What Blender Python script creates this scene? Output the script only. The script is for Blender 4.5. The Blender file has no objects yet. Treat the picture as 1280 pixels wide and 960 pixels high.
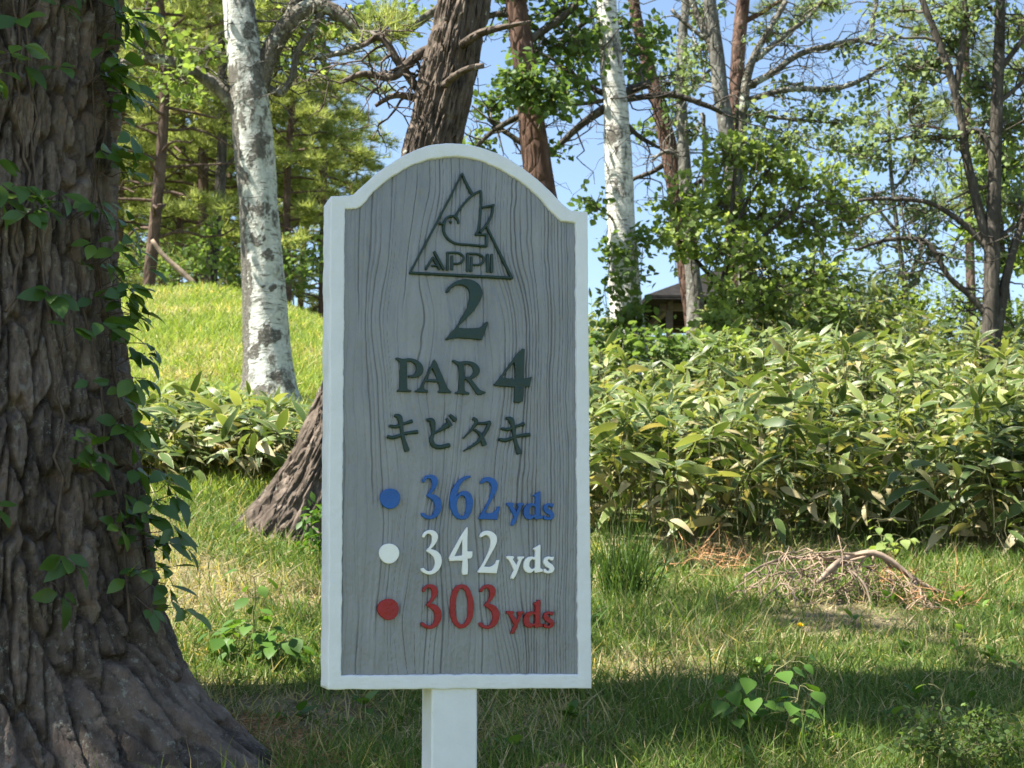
import bpy, math
import numpy as np
from mathutils import Matrix, Vector

# ------------------------------------------------------------------ camera, sky, sun, exposure
S = bpy.context.scene
C = S.collection
R = math.radians
CAMZ, PITCH, FPX = 1.4, R(7.1), 1900.0
cam = bpy.data.cameras.new('camera')
camo = bpy.data.objects.new('camera', cam); C.objects.link(camo)
cam.sensor_width = 36.0; cam.lens = 36.0 * FPX / 1280.0
cam.clip_start = 0.05; cam.clip_end = 5000
camo.location = (0, 0, CAMZ); camo.rotation_euler = (R(90) + PITCH, 0, 0)
cam.dof.use_dof = True; cam.dof.focus_distance = 3.5; cam.dof.aperture_fstop = 13.0
S.camera = camo
SUN_DIR = np.array([-0.70, -0.17, 1.22]); SUN_DIR /= np.linalg.norm(SUN_DIR)
sun_el = math.asin(SUN_DIR[2]); sun_az = math.atan2(SUN_DIR[0], SUN_DIR[1])
W = bpy.data.worlds.new('World'); S.world = W; W.use_nodes = True
wn = W.node_tree
sky = wn.nodes.new('ShaderNodeTexSky'); sky.sky_type = 'NISHITA'; sky.sun_disc = False
sky.sun_elevation = sun_el; sky.sun_rotation = sun_az
sky.air_density = 1.0; sky.dust_density = 0.6; sky.ozone_density = 1.0
bg = wn.nodes['Background']; bg.inputs['Strength'].default_value = 0.072
wn.links.new(sky.outputs['Color'], bg.inputs['Color'])
sl = bpy.data.lights.new('sun', 'SUN'); sl.energy = 5.0; sl.angle = R(0.5); sl.color = (1.0, 0.955, 0.87)
so = bpy.data.objects.new('sun', sl); C.objects.link(so)
so.rotation_euler = Vector(SUN_DIR).to_track_quat('Z', 'Y').to_euler()
S.view_settings.view_transform = 'Standard'; S.view_settings.look = 'None'
S.view_settings.exposure = 1.82; S.view_settings.gamma = 1.0
S.view_settings.use_curve_mapping = False
S.render.engine = 'CYCLES'
S.cycles.max_bounces = 6; S.cycles.diffuse_bounces = 3; S.cycles.glossy_bounces = 2
S.cycles.transmission_bounces = 4; S.cycles.transparent_max_bounces = 4
S.cycles.caustics_reflective = False; S.cycles.caustics_refractive = False
S.cycles.use_denoising = True

# ------------------------------------------------------------------ maths helpers
CP, SP = math.cos(PITCH), math.sin(PITCH)
def ray(px, py):
    x, u = (px - 640.0) / FPX, -(py - 480.0) / FPX
    return np.array([x, CP - SP * u, SP + CP * u])
def P(px, py, Y):                       # world point seen at a photo pixel, at distance Y
    d = ray(px, py); return np.array([0, 0, CAMZ]) + d * (Y / d[1])
def nrm(v):
    return v / np.maximum(np.linalg.norm(v, axis=-1, keepdims=True), 1e-9)
def sstep(a, b, x):
    t = np.clip((x - a) / (b - a), 0, 1); return t * t * (3 - 2 * t)
def hsh(ix, iy, iz=0, seed=0):
    h = (np.asarray(ix).astype(np.int64) * 374761393 + np.asarray(iy).astype(np.int64) * 668265263
         + np.asarray(iz).astype(np.int64) * 1442695041 + seed * 974634777) & 0xFFFFFFFF
    h = ((h ^ (h >> 13)) * 1274126177) & 0xFFFFFFFF
    h = ((h ^ (h >> 16)) * 2246822519) & 0xFFFFFFFF
    return ((h ^ (h >> 15)) & 0xFFFFFF) / float(0x1000000)
def vn(x, y, z=None, seed=0):           # value noise, about -1..1
    x = np.asarray(x, float); y = np.asarray(y, float)
    z = np.zeros_like(x) if z is None else np.asarray(z, float)
    ix, iy, iz = np.floor(x), np.floor(y), np.floor(z)
    fx, fy, fz = x - ix, y - iy, z - iz
    fx, fy, fz = [f * f * (3 - 2 * f) for f in (fx, fy, fz)]
    r = 0
    for a in (0, 1):
        for b in (0, 1):
            w2 = (fx if a else 1 - fx) * (fy if b else 1 - fy)
            for c in (0, 1):
                r = r + w2 * (fz if c else 1 - fz) * hsh(ix + a, iy + b, iz + c, seed)
    return r * 2 - 1
def fbm(x, y, z=None, o=4, seed=0):
    r, a, t = 0, 1.0, 0.0
    for i in range(o):
        r = r + a * vn(x * 2 ** i, y * 2 ** i, None if z is None else z * 2 ** i, seed + i); t += a; a *= .5
    return r / t

# ------------------------------------------------------------------ mesh helpers
class MB:                               # collects pieces; build() links them as ONE mesh object
    def __init__(s): s.v = []; s.f = {}; s.a = []; s.n = 0; s.e = []
    def add(s, v, faces, rnd=0.5, edge=0.0):
        v = np.asarray(v, float).reshape(-1, 3)
        s.v.append(v)
        s.a.append(np.broadcast_to(np.asarray(rnd, float), (len(v),)).copy())
        s.e.append(np.broadcast_to(np.asarray(edge, float), (len(v),)).copy())
        for f in faces:
            f = np.asarray(f, int)
            if f.size: s.f.setdefault(f.shape[1], []).append(f + s.n)
        s.n += len(v)
    def mesh(s, name, origin=(0, 0, 0), smooth=True):
        me = bpy.data.meshes.new(name)
        v = np.concatenate(s.v) - np.asarray(origin, float)
        me.vertices.add(len(v)); me.vertices.foreach_set('co', v.ravel().astype(np.float32))
        loops, st, tot, c = [], [], [], 0
        for k, L in s.f.items():
            a = np.concatenate(L); loops.append(a.ravel())
            st.append(c + np.arange(len(a)) * k); tot.append(np.full(len(a), k)); c += a.size
        loops = np.concatenate(loops)
        me.loops.add(len(loops)); me.loops.foreach_set('vertex_index', loops.astype(np.int32))
        st = np.concatenate(st)
        me.polygons.add(len(st)); me.polygons.foreach_set('loop_start', st.astype(np.int32))
        me.polygons.foreach_set('use_smooth', np.full(len(st), smooth))
        for nm, arr in (('rnd', s.a), ('edge', s.e)):
            at = me.attributes.new(nm, 'FLOAT', 'POINT'); at.data.foreach_set('value', np.concatenate(arr).astype(np.float32))
        me.update(calc_edges=True); me.validate()
        return me
    def build(s, name, mat, parent=None, origin=(0, 0, 0), smooth=True):
        if not s.v: return None
        me = s.mesh(name, origin, smooth); me.materials.append(mat)
        o = bpy.data.objects.new(name, me); C.objects.link(o)
        if parent: o.parent = parent
        else: o.location = origin
        return o
def tag(o, label=None, cat=None, group=None, kind=None):
    for k, v in (('label', label), ('category', cat), ('group', group), ('kind', kind)):
        if v: o[k] = v
    return o
def thing(name, loc, label, cat, group=None, rz=0):
    o = bpy.data.objects.new(name, None); C.objects.link(o); o.location = tuple(float(c) for c in loc)
    o.rotation_euler = (0, 0, rz); o.empty_display_size = .1
    return tag(o, label, cat, group)

def smooth_path(pts, n):                # Catmull-Rom through rows of any width
    p = np.asarray(pts, float)
    if len(p) == 2:
        t = np.linspace(0, 1, n)[:, None]; return p[0] * (1 - t) + p[1] * t
    q = np.vstack([2 * p[0] - p[1], p, 2 * p[-1] - p[-2]])
    L = np.r_[0, np.cumsum(np.linalg.norm(np.diff(p[:, :3], axis=0), axis=1))]
    s = np.interp(np.linspace(0, L[-1], n), L, np.arange(len(p)))
    i = np.clip(s.astype(int), 0, len(p) - 2); t = (s - i)[:, None]
    a, b, c, d = q[i], q[i + 1], q[i + 2], q[i + 3]
    return .5 * (2 * b + (c - a) * t + (2 * a - 5 * b + 4 * c - d) * t ** 2 + (3 * b - a - 3 * c + d) * t ** 3)
def tube(mb, path, rad, seg=8, rough=0.0, seed=0, cap=True, rnd=.5):
    p = np.asarray(path, float); n = len(p); rad = np.broadcast_to(np.asarray(rad, float), (n,))
    t = nrm(np.gradient(p, axis=0))
    up = np.array([0, 0, 1.0]) if abs(t[:, 2]).mean() < .8 else np.array([0, 1.0, 0])
    a = nrm(np.cross(t, up)); b = np.cross(t, a)
    th = np.linspace(0, 2 * np.pi, seg, endpoint=False)
    rr = rad[:, None] * np.ones(seg)
    if rough:
        L = np.r_[0, np.cumsum(np.linalg.norm(np.diff(p, axis=0), axis=1))]
        sc = 1 / max(rad.mean(), .01)
        rr = rr * (1 + rough * fbm(np.cos(th)[None] * 1.6 + seed * 7.1 + 0 * L[:, None], np.sin(th)[None] * 1.6 + 0 * L[:, None], L[:, None] * sc * .35 + 0 * th[None], 3, seed))
    v = p[:, None] + (a[:, None] * np.cos(th)[None, :, None] + b[:, None] * np.sin(th)[None, :, None]) * rr[..., None]
    i = np.arange(n - 1)[:, None] * seg; j = np.arange(seg)[None]; j2 = (j + 1) % seg
    f = np.stack([i + j, i + j2, i + seg + j2, i + seg + j], -1).reshape(-1, 4)
    fs = [f]
    vv = v.reshape(-1, 3)
    if cap:
        vv = np.vstack([vv, p[0], p[-1]]); m = n * seg; J = np.arange(seg)
        fs.append(np.stack([np.full(seg, m), (J + 1) % seg, J], -1))
        fs.append(np.stack([np.full(seg, m + 1), m - seg + J, m - seg + (J + 1) % seg], -1))
    mb.add(vv, fs, rnd)
# leaf templates: rows of (along 0..1, across -1..1, normal), faces, edge flag
def T_strip(prof, cols=3, fold=.12):
    n = len(prof); v, e = [], []
    for i, w in enumerate(prof):
        for c in np.linspace(-1, 1, cols):
            v.append((i / (n - 1), c * w, abs(c) * w * fold)); e.append(abs(c))
    f = [(i * cols + k, i * cols + k + 1, (i + 1) * cols + k + 1, (i + 1) * cols + k) for i in range(n - 1) for k in range(cols - 1)]
    return np.array(v), [np.array(f)], np.array(e)
T_DIAMOND = (np.array([(0, 0, 0), (.5, .5, .06), (1, 0, 0), (.5, -.5, .06)]), [np.array([(0, 3, 2, 1)])], np.zeros(4))
T_LEAF = T_strip([.04, .62, 1, .92, .6, .02]); T_LEAF[0][:, 1] *= .5; T_LEAF[0][:, 2] *= .5
T_HEART = T_strip([.25, .95, 1, .8, .4, .02]); T_HEART[0][:, 1] *= .5; T_HEART[0][:, 2] *= .5
T_SASA = T_strip([.12, .7, .98, 1, .92, .72, .4, .03]); T_SASA[0][:, 1] *= .5; T_SASA[0][:, 2] *= .5
T_BLADE = T_strip([1, .85, .55, .05], cols=2, fold=0); T_BLADE[0][:, 1] *= .5
T_NEEDLE = (np.array([(0, -.5, 0), (0, .5, 0), (1, 0, 0)]), [np.array([(0, 1, 2)])], np.zeros(3))
def _maple():
    v = [(.3, 0, 0)]
    for k in range(11):
        an = R(-150 + 30 * k); r = (.42 if k % 2 == 0 else (.78 if k in (5,) else .66 if k in (3, 7) else .5))
        v.append((.3 + r * math.cos(an) * .9, r * math.sin(an), .08 if k % 2 else 0))
    f = [(0, i, i + 1) for i in range(1, 11)] + [(0, 11, 1)]
    return np.array(v), [np.array(f)], np.zeros(12)
T_MAPLE = _maple()
def leaves(mb, T, pos, d, nv, L, Wd, rnd, curl=0.0):
    pos = np.asarray(pos, float); M = len(pos)
    if M == 0: return
    tv, tf, te = T; N = len(tv)
    d = nrm(np.asarray(d, float)); s = nrm(np.cross(nv, d)); n2 = np.cross(d, s)
    L = np.broadcast_to(np.asarray(L, float), (M,)); Wd = np.broadcast_to(np.asarray(Wd, float), (M,))
    cu = np.broadcast_to(np.asarray(curl, float), (M,)); rnd = np.broadcast_to(np.asarray(rnd, float), (M,))
    al = tv[None, :, 0] * L[:, None]; ac = tv[None, :, 1] * Wd[:, None]
    no = tv[None, :, 2] * Wd[:, None] - cu[:, None] * L[:, None] * tv[None, :, 0] ** 2
    al = al * (1 - .25 * np.abs(cu[:, None]) * tv[None, :, 0])
    v = pos[:, None] + d[:, None] * al[..., None] + s[:, None] * ac[..., None] + n2[:, None] * no[..., None]
    off = (np.arange(M) * N)
    fs = [(f[None] + off[:, None, None]).reshape(-1, f.shape[1]) for f in tf]
    mb.add(v.reshape(-1, 3), fs, np.repeat(rnd, N), np.tile(te, M))
def rdir(g, n, zlo=-1, zhi=1):
    z = g.uniform(zlo, zhi, n); a = g.uniform(0, 2 * np.pi, n); r = np.sqrt(np.maximum(0, 1 - z * z))
    return np.stack([r * np.cos(a), r * np.sin(a), z], 1)

# ------------------------------------------------------------------ materials
def newmat(name):
    m = bpy.data.materials.new(name); m.use_nodes = True
    nt = m.node_tree; b = nt.nodes['Principled BSDF']; return m, nt, b
def N(nt, t, **kw):
    n = nt.nodes.new(t)
    for k, v in kw.items():
        if k in n.inputs.keys() if isinstance(k, str) else False: n.inputs[k].default_value = v
        else: setattr(n, k, v)
    return n
def ramp(nt, fac, stops, interp='LINEAR'):
    r = nt.nodes.new('ShaderNodeValToRGB'); r.color_ramp.interpolation = interp
    e = r.color_ramp.elements
    while len(e) < len(stops): e.new(.5)
    for i, (p, c) in enumerate(stops):
        e[i].position = p; e[i].color = (*c, 1) if len(c) == 3 else c
    nt.links.new(fac, r.inputs['Fac']); return r.outputs['Color']
def noise(nt, scale, detail=4, vec=None, rough=.55, dist=0.0):
    n = nt.nodes.new('ShaderNodeTexNoise'); n.inputs['Scale'].default_value = scale
    n.inputs['Detail'].default_value = detail; n.inputs['Roughness'].default_value = rough; n.inputs['Distortion'].default_value = dist
    if vec is not None: nt.links.new(vec, n.inputs['Vector'])
    return n.outputs['Fac']
def coords(nt, scale=(1, 1, 1), kind='Object'):
    tc = nt.nodes.new('ShaderNodeTexCoord'); mp = nt.nodes.new('ShaderNodeMapping')
    mp.inputs['Scale'].default_value = scale; nt.links.new(tc.outputs[kind], mp.inputs['Vector']); return mp.outputs['Vector']
def mix(nt, fac, a, b, mode='MIX'):
    m = nt.nodes.new('ShaderNodeMix'); m.data_type = 'RGBA'; m.blend_type = mode
    for sock, v in ((m.inputs[0], fac), (m.inputs[6], a), (m.inputs[7], b)):
        if hasattr(v, 'is_output'): nt.links.new(v, sock)
        elif isinstance(v, (int, float)): sock.default_value = v
        else: sock.default_value = (*v, 1)
    return m.outputs[2]
def bump(nt, b, h, strength=.5, dist=.01, after=None):
    n = nt.nodes.new('ShaderNodeBump'); n.inputs['Strength'].default_value = strength; n.inputs['Distance'].default_value = dist
    nt.links.new(h, n.inputs['Height'])
    if after is not None: nt.links.new(after, n.inputs['Normal'])
    nt.links.new(n.outputs['Normal'], b.inputs['Normal']); return n.outputs['Normal']
def attr(nt, name):
    a = nt.nodes.new('ShaderNodeAttribute'); a.attribute_name = name; return a.outputs['Fac']
def math_(nt, op, a, b=None):
    m = nt.nodes.new('ShaderNodeMath'); m.operation = op
    for s, v in zip(m.inputs, (a, b)):
        if v is None: continue
        if hasattr(v, 'is_output'): nt.links.new(v, s)
        else: s.default_value = v
    return m.outputs[0]
def leafmat(name, stops, trans=.4, rough=.5, tint=(1.25, 1.2, .5), margin=None, spec=.2):
    m, nt, b = newmat(name)
    col = ramp(nt, attr(nt, 'rnd'), stops)
    if margin:
        v = coords(nt); nz = noise(nt, 9, 3, v)
        e = math_(nt, 'ADD', attr(nt, 'edge'), math_(nt, 'MULTIPLY', math_(nt, 'SUBTRACT', nz, .5), .9))
        k = ramp(nt, e, [(margin[0], (0, 0, 0)), (margin[0] + .1, (1, 1, 1))])
        col = mix(nt, k, col, margin[1])
    nt.links.new(col, b.inputs['Base Color']); b.inputs['Roughness'].default_value = rough
    b.inputs['Specular IOR Level'].default_value = spec
    tr = nt.nodes.new('ShaderNodeBsdfTranslucent'); tc = mix(nt, 1.0, col, tint, 'MULTIPLY'); nt.links.new(tc, tr.inputs['Color'])
    mx = nt.nodes.new('ShaderNodeMixShader'); mx.inputs[0].default_value = trans
    nt.links.new(b.outputs[0], mx.inputs[1]); nt.links.new(tr.outputs[0], mx.inputs[2])
    nt.links.new(mx.outputs[0], nt.nodes['Material Output'].inputs['Surface']); return m
def barkmat(name, stops, scale=(1, 1, .22), nscale=9, bstr=.8, bdist=.03, lich=None, rough=.9, orange=None):
    m, nt, b = newmat(name)
    v = coords(nt, scale); nz = noise(nt, nscale, 6, v, .65, .6)
    vo = nt.nodes.new('ShaderNodeTexVoronoi'); vo.feature = 'DISTANCE_TO_EDGE'; vo.inputs['Scale'].default_value = nscale * 1.3
    wv = nt.nodes.new('ShaderNodeVectorMath'); wv.operation = 'MULTIPLY_ADD'
    nn = nt.nodes.new('ShaderNodeTexNoise'); nn.inputs['Scale'].default_value = nscale * .7; nt.links.new(v, nn.inputs['Vector'])
    nt.links.new(nn.outputs['Color'], wv.inputs[0]); wv.inputs[1].default_value = (.09, .09, .09); nt.links.new(v, wv.inputs[2])
    nt.links.new(wv.outputs[0], vo.inputs['Vector'])
    cr = ramp(nt, vo.outputs['Distance'], [(0, (0, 0, 0)), (.22, (1, 1, 1))])
    col = ramp(nt, nz, stops)
    if orange:
        tcz = nt.nodes.new('ShaderNodeTexCoord'); sx = nt.nodes.new('ShaderNodeSeparateXYZ'); nt.links.new(tcz.outputs['Object'], sx.inputs[0])
        k = ramp(nt, math_(nt, 'DIVIDE', sx.outputs['Z'], 10.0), [(orange[1], (0, 0, 0)), (orange[2], (1, 1, 1))])
        col = mix(nt, k, col, mix(nt, .7, ramp(nt, nz, [(.3, tuple(c * .55 for c in orange[0])), (.7, orange[0])]), col))
    if lich:
        ln = noise(nt, lich[1], 5, coords(nt), .7); k = ramp(nt, ln, [(lich[2], (0, 0, 0)), (lich[2] + .06, (1, 1, 1))])
        col = mix(nt, math_(nt, 'MULTIPLY', k, .8), col, lich[0])
    nt.links.new(col, b.inputs['Base Color']); b.inputs['Roughness'].default_value = rough; b.inputs['Specular IOR Level'].default_value = .15
    h = math_(nt, 'ADD', math_(nt, 'MULTIPLY', cr, .7), math_(nt, 'MULTIPLY', nz, .6))
    bump(nt, b, h, bstr, bdist); return m
def birchmat(name, white=(.62, .62, .57), dark=.46, green=.25, scale=1.0):
    m, nt, b = newmat(name)
    v1 = coords(nt, (5 * scale, 5 * scale, 30 * scale)); l = noise(nt, 1.0, 4, v1, .6, .4)
    len_ = ramp(nt, l, [(.57, (0, 0, 0)), (.62, (1, 1, 1))])
    v2 = coords(nt, (1, 1, .55)); p = noise(nt, 2.6 * scale, 6, v2, .72, .15)
    pat = ramp(nt, p, [(.60 - dark * .2, (0, 0, 0)), (.67 - dark * .2, (1, 1, 1))])
    f = noise(nt, 26, 4, coords(nt), .6)
    wh = mix(nt, ramp(nt, noise(nt, 3.1, 4, coords(nt)), [(.4, (0, 0, 0)), (.65, (green * 2,) * 3)]), white, (.40, .44, .36))
    wh = mix(nt, 1.0, wh, ramp(nt, f, [(.3, (.72, .70, .66)), (.65, (1, 1, 1))]), 'MULTIPLY')
    dk = ramp(nt, f, [(.3, (.045, .038, .03)), (.7, (.13, .115, .09))])
    fine = ramp(nt, noise(nt, 11, 5, coords(nt, (1, 1, 1.6)), .75), [(.56, (0, 0, 0)), (.6, (1, 1, 1))])
    sc_ = ramp(nt, attr(nt, 'rnd'), [(.62, (0, 0, 0)), (.75, (1, 1, 1))])
    k = math_(nt, 'MAXIMUM', math_(nt, 'MAXIMUM', math_(nt, 'MULTIPLY', len_, .75), math_(nt, 'MULTIPLY', math_(nt, 'MULTIPLY', sc_, .95), ramp(nt, noise(nt, 34, 5, coords(nt, (1, 1, 1.8)), .75), [(.34, (.45,) * 3), (.48, (1, 1, 1))]))), math_(nt, 'MAXIMUM', math_(nt, 'MULTIPLY', pat, .92), math_(nt, 'MULTIPLY', fine, .25)))
    nt.links.new(mix(nt, k, wh, dk), b.inputs['Base Color']); b.inputs['Roughness'].default_value = .75
    b.inputs['Specular IOR Level'].default_value = .2
    bump(nt, b, math_(nt, 'ADD', k, f), .6, .012); return m
def plain(name, col, rough=.6, var=.15, nscale=12, spec=.3, bstr=0, bd=.003):
    m, nt, b = newmat(name)
    n_ = noise(nt, nscale, 5, coords(nt))
    c = ramp(nt, n_, [(.3, tuple(x * (1 - var) for x in col)), (.7, tuple(min(1, x * (1 + var)) for x in col))])
    nt.links.new(c, b.inputs['Base Color']); b.inputs['Roughness'].default_value = rough; b.inputs['Specular IOR Level'].default_value = spec
    if bstr: bump(nt, b, n_, bstr, bd)
    return m
M = {}
M['leaf_green'] = leafmat('leaf_green', [(0, (.07, .12, .035)), (.6, (.125, .195, .055)), (1, (.20, .275, .09))], .5, .5, (1.15, 1.15, .6))
M['leaf_bright'] = leafmat('leaf_bright', [(0, (.12, .185, .045)), (.6, (.22, .30, .08)), (1, (.34, .42, .14))], .52, .5, (1.15, 1.15, .6))
M['leaf_pale'] = leafmat('leaf_pale', [(0, (.14, .20, .085)), (.6, (.22, .285, .13)), (1, (.32, .38, .19))], .5, .5, (1.1, 1.1, .7))
M['leaf_vine'] = leafmat('leaf_vine', [(0, (.05, .11, .02)), (.7, (.085, .16, .028)), (1, (.15, .24, .04))], .38, .35, spec=.5)
M['leaf_sapling'] = leafmat('leaf_sapling', [(0, (.055, .12, .02)), (.7, (.09, .18, .03)), (1, (.16, .26, .05))], .4, .45)
M['needles'] = leafmat('needles', [(0, (.13, .16, .045)), (.5, (.28, .32, .085)), (.9, (.41, .45, .19)), (1, (.36, .28, .14))], .6, .6, (1.1, 1.12, .75))
M['sasa'] = leafmat('sasa', [(0, (.045, .078, .022)), (.35, (.095, .145, .04)), (.62, (.18, .235, .07)), (.80, (.29, .33, .11)), (.9, (.37, .32, .16)), (1, (.50, .42, .25))], .36, .42, (1.2, 1.15, .5), (.88, (.55, .52, .32)), .3)
M['grass'] = leafmat('grass', [(0, (.065, .12, .026)), (.45, (.125, .20, .045)), (.7, (.22, .29, .075)), (.8, (.32, .35, .11)), (.86, (.42, .35, .18)), (1, (.55, .47, .28))], .4, .5, (1.2, 1.15, .5))
M['hillgrass'] = leafmat('hillgrass', [(0, (.17, .26, .05)), (.5, (.27, .36, .075)), (.8, (.38, .43, .11)), (.9, (.5, .46, .2)), (1, (.6, .5, .28))], .45, .55, (1.15, 1.1, .5))
M['sedge'] = leafmat('sedge', [(0, (.045, .09, .02)), (1, (.09, .15, .03))], .35, .45)
M['culm'] = plain('culm', (.15, .145, .07), .5, .3, 20)
M['stem'] = plain('stem', (.13, .13, .05), .6, .3, 20)
M['vine_stem'] = plain('vine_stem', (.10, .072, .052), .8, .35, 30, bstr=.4)
M['bark_big'] = None
M['bark_pine'] = barkmat('bark_pine', [(.3, (.04, .031, .024)), (.5, (.10, .078, .06)), (.7, (.19, .152, .12))], (1, 1, .35), 10, .9, .03, ((.33, .34, .28), 18, .64))
M['bark_red'] = barkmat('bark_red', [(.3, (.042, .025, .019)), (.5, (.095, .055, .039)), (.7, (.17, .108, .08))], (1, 1, .4), 8, .8, .03)
M['bark_dark'] = barkmat('bark_dark', [(.3, (.03, .026, .02)), (.5, (.065, .056, .045)), (.7, (.12, .105, .085))], (1, 1, .3), 10, .8, .02, ((.17, .18, .14), 14, .62))
M['bark_gray'] = barkmat('bark_gray', [(.3, (.06, .055, .045)), (.5, (.135, .127, .108)), (.7, (.24, .23, .20))], (1, 1, .6), 9, .6, .015, ((.30, .32, .27), 10, .58))
M['bark_far'] = barkmat('bark_far', [(.3, (.05, .034, .026)), (.5, (.10, .068, .05)), (.7, (.17, .12, .09))], (1, 1, .4), 6, .6, .03)
M['birch'] = birchmat('birch', (.60, .61, .56), .36, .25, 1.5)
M['birch_white'] = birchmat('birch_white', (.72, .71, .66), .30, .12, 1.3)
M['bark_mossy'] = barkmat('bark_mossy', [(.3, (.045, .04, .03)), (.5, (.11, .098, .075)), (.7, (.22, .20, .165))], (1, 1, .6), 12, .9, .02, ((.36, .38, .31), 9, .54))
M['twig'] = plain('twig', (.11, .095, .07), .85, .35, 20)
M['deadwood'] = plain('deadwood', (.27, .20, .145), .85, .4, 14, bstr=.4, bd=.004)
M['dead_needles'] = plain('dead_needles', (.42, .22, .10), .8, .3, 30)

# ------------------------------------------------------------------ ground
_t = np.arange(-40, 1500, .25)
def _prof(pts):
    p = np.interp(_t, [a for a, b in pts], [b for a, b in pts])
    k = np.exp(-.5 * (np.arange(-10, 11) / 4.0) ** 2); k /= k.sum()
    return np.convolve(np.pad(p, 10, mode='edge'), k, 'valid')
_PL = _prof([(-40, -2.5), (0, 0), (5, .78), (8, 1.62), (13, 2.9), (25, 6.15), (31, 6.9), (60, 7.5), (1500, 8)])
_PR = _prof([(-40, -2.5), (0, 0), (5, .78), (9, 1.52), (20, 3.7), (30, 4.7), (45, 4.9), (90, 3.5), (1500, 0)])
def H(x, y):
    x = np.asarray(x, float); y = np.asarray(y, float)
    b = sstep(-.215, .03, x / np.maximum(y, 2.0))
    z = np.interp(y, _t, _PL) * (1 - b) + np.interp(y, _t, _PR) * b
    near = 1 - sstep(40, 80, y)
    return z + (.05 * vn(x * .6, y * .6, seed=3) + .022 * vn(x * 2.1, y * 2.1, seed=4) + .008 * vn(x * 7, y * 7, seed=5)) * near
def soil_mask(x, y):                    # 1 = dry thatch / bare, 0 = lush
    return np.clip(.42 + .8 * fbm(x * 1.3 + 3, y * 1.3, o=4, seed=21), 0, 1)
def warp_axis(lo, hi, fine_lo, fine_hi, step, n_out):
    mid = np.arange(fine_lo, fine_hi, step)
    a = fine_lo - np.geomspace(step, fine_lo - lo, n_out)[::-1]; b = fine_hi + np.geomspace(step, hi - fine_hi, n_out)
    return np.r_[a, mid, b]
gx = warp_axis(-900, 900, -9, 11, .14, 40); gy = warp_axis(-40, 1400, 3, 30, .14, 40)
GX, GY = np.meshgrid(gx, gy)
GZ = H(GX, GY)
nx, ny = len(gx), len(gy)
ii = np.arange(ny - 1)[:, None] * nx + np.arange(nx - 1)[None]
gf = np.stack([ii, ii + 1, ii + nx + 1, ii + nx], -1).reshape(-1, 4)
mb = MB(); mb.add(np.stack([GX, GY, GZ], -1).reshape(-1, 3), [gf], soil_mask(GX, GY).ravel())
m, nt, b = newmat('ground')
v = coords(nt); n1 = noise(nt, 14, 6, v, .7); n2 = noise(nt, 60, 4, v, .7)
dry = ramp(nt, n1, [(.3, (.12, .09, .055)), (.5, (.23, .19, .11)), (.7, (.36, .31, .19))])
gr = ramp(nt, n1, [(.3, (.05, .085, .02)), (.7, (.13, .17, .04))])
col = mix(nt, ramp(nt, attr(nt, 'rnd'), [(.35, (0, 0, 0)), (.7, (1, 1, 1))]), gr, dry)
nt.links.new(col, b.inputs['Base Color']); b.inputs['Roughness'].default_value = 1; b.inputs['Specular IOR Level'].default_value = .05
bump(nt, b, math_(nt, 'ADD', n1, n2), .9, .03)
tag(mb.build('ground', m), kind='structure')

# ------------------------------------------------------------------ sign
TH = R(16.5); SO = P(572, 862, 3.45)
DX = np.array([math.cos(TH), math.sin(TH), 0]); NF = np.array([math.sin(TH), -math.cos(TH), 0])
def sgn(px, py):                        # photo pixel -> (u, v) on the board's front face
    d = ray(px, py); o = np.array([0, 0, CAMZ]); t = np.dot(SO - o, NF) / np.dot(d, NF)
    q = o + d * t - SO; return np.array([q @ DX, q[2]])
def zz(pts, ox, oy, k): return np.array([sgn(ox + p[0] / k, oy + p[1] / k) for p in pts])
sign = thing('golf_hole_sign', (SO[0], SO[1], float(H(SO[0], SO[1]))), 'grey and white wooden golf hole sign with arched top on a white post', 'sign', rz=TH)
SZ = SO[2] - sign.location.z
def loc(u, v, w): return np.stack([u, -np.asarray(w) + 0 * u, v + SZ], -1)
def resample(p, n):
    L = np.r_[0, np.cumsum(np.linalg.norm(np.diff(p, axis=0), axis=1))]; t = np.linspace(0, L[-1], n)
    return np.stack([np.interp(t, L, p[:, 0]), np.interp(t, L, p[:, 1])], 1)
Z1 = lambda pts: zz(pts, 400, 170, 3.5556)
Z3 = lambda pts: zz(pts, 400, 690, 3.5556)
oBL, oBR = Z3([(37, 612), (1208, 607)]); iBL, iBR = Z3([(95, 548), (1148, 543)])
o_arc = smooth_path(Z1([(150, 258), (170, 238), (250, 168), (330, 110), (400, 72), (480, 43), (560, 32), (640, 35), (720, 51), (800, 81), (880, 126), (960, 186), (1030, 250), (1080, 303), (1100, 318)]), 60)
i_arc = smooth_path(Z1([(180, 312), (205, 288), (222, 264), (275, 213), (345, 163), (420, 126), (500, 101), (580, 92), (660, 97), (740, 120), (820, 158), (900, 210), (970, 270), (1020, 325), (1050, 360)]), 60)
oTL, oSL, oSR, oTR = Z1([(48, 268), (132, 262), (1118, 329), (1190, 338)])
iTL, iSL, iSR, iTR = Z1([(112, 323), (164, 322), (1072, 378), (1137, 385)])
def ringpath(BL, TL, SL, arc, SR, TR, BR):
    segs = [([BL, TL], 160), ([TL, SL], 12), ([SL, arc[0]], 5), (arc, 130), ([arc[-1], SR], 5), ([SR, TR], 12), ([TR, BR], 160), ([BR, BL], 90)]
    return np.vstack([resample(np.array(s), n + 1)[:-1] for s, n in segs])
RO = ringpath(oBL, oTL, oSL, o_arc, oSR, oTR, oBR); RI = ringpath(iBL, iTL, iSL, i_arc, iSR, iTR, iBR)
nr = len(RO); k_ = np.arange(nr)
nR = (RI - RO); nRn = nR / np.linalg.norm(nR, axis=1, keepdims=True)
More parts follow.
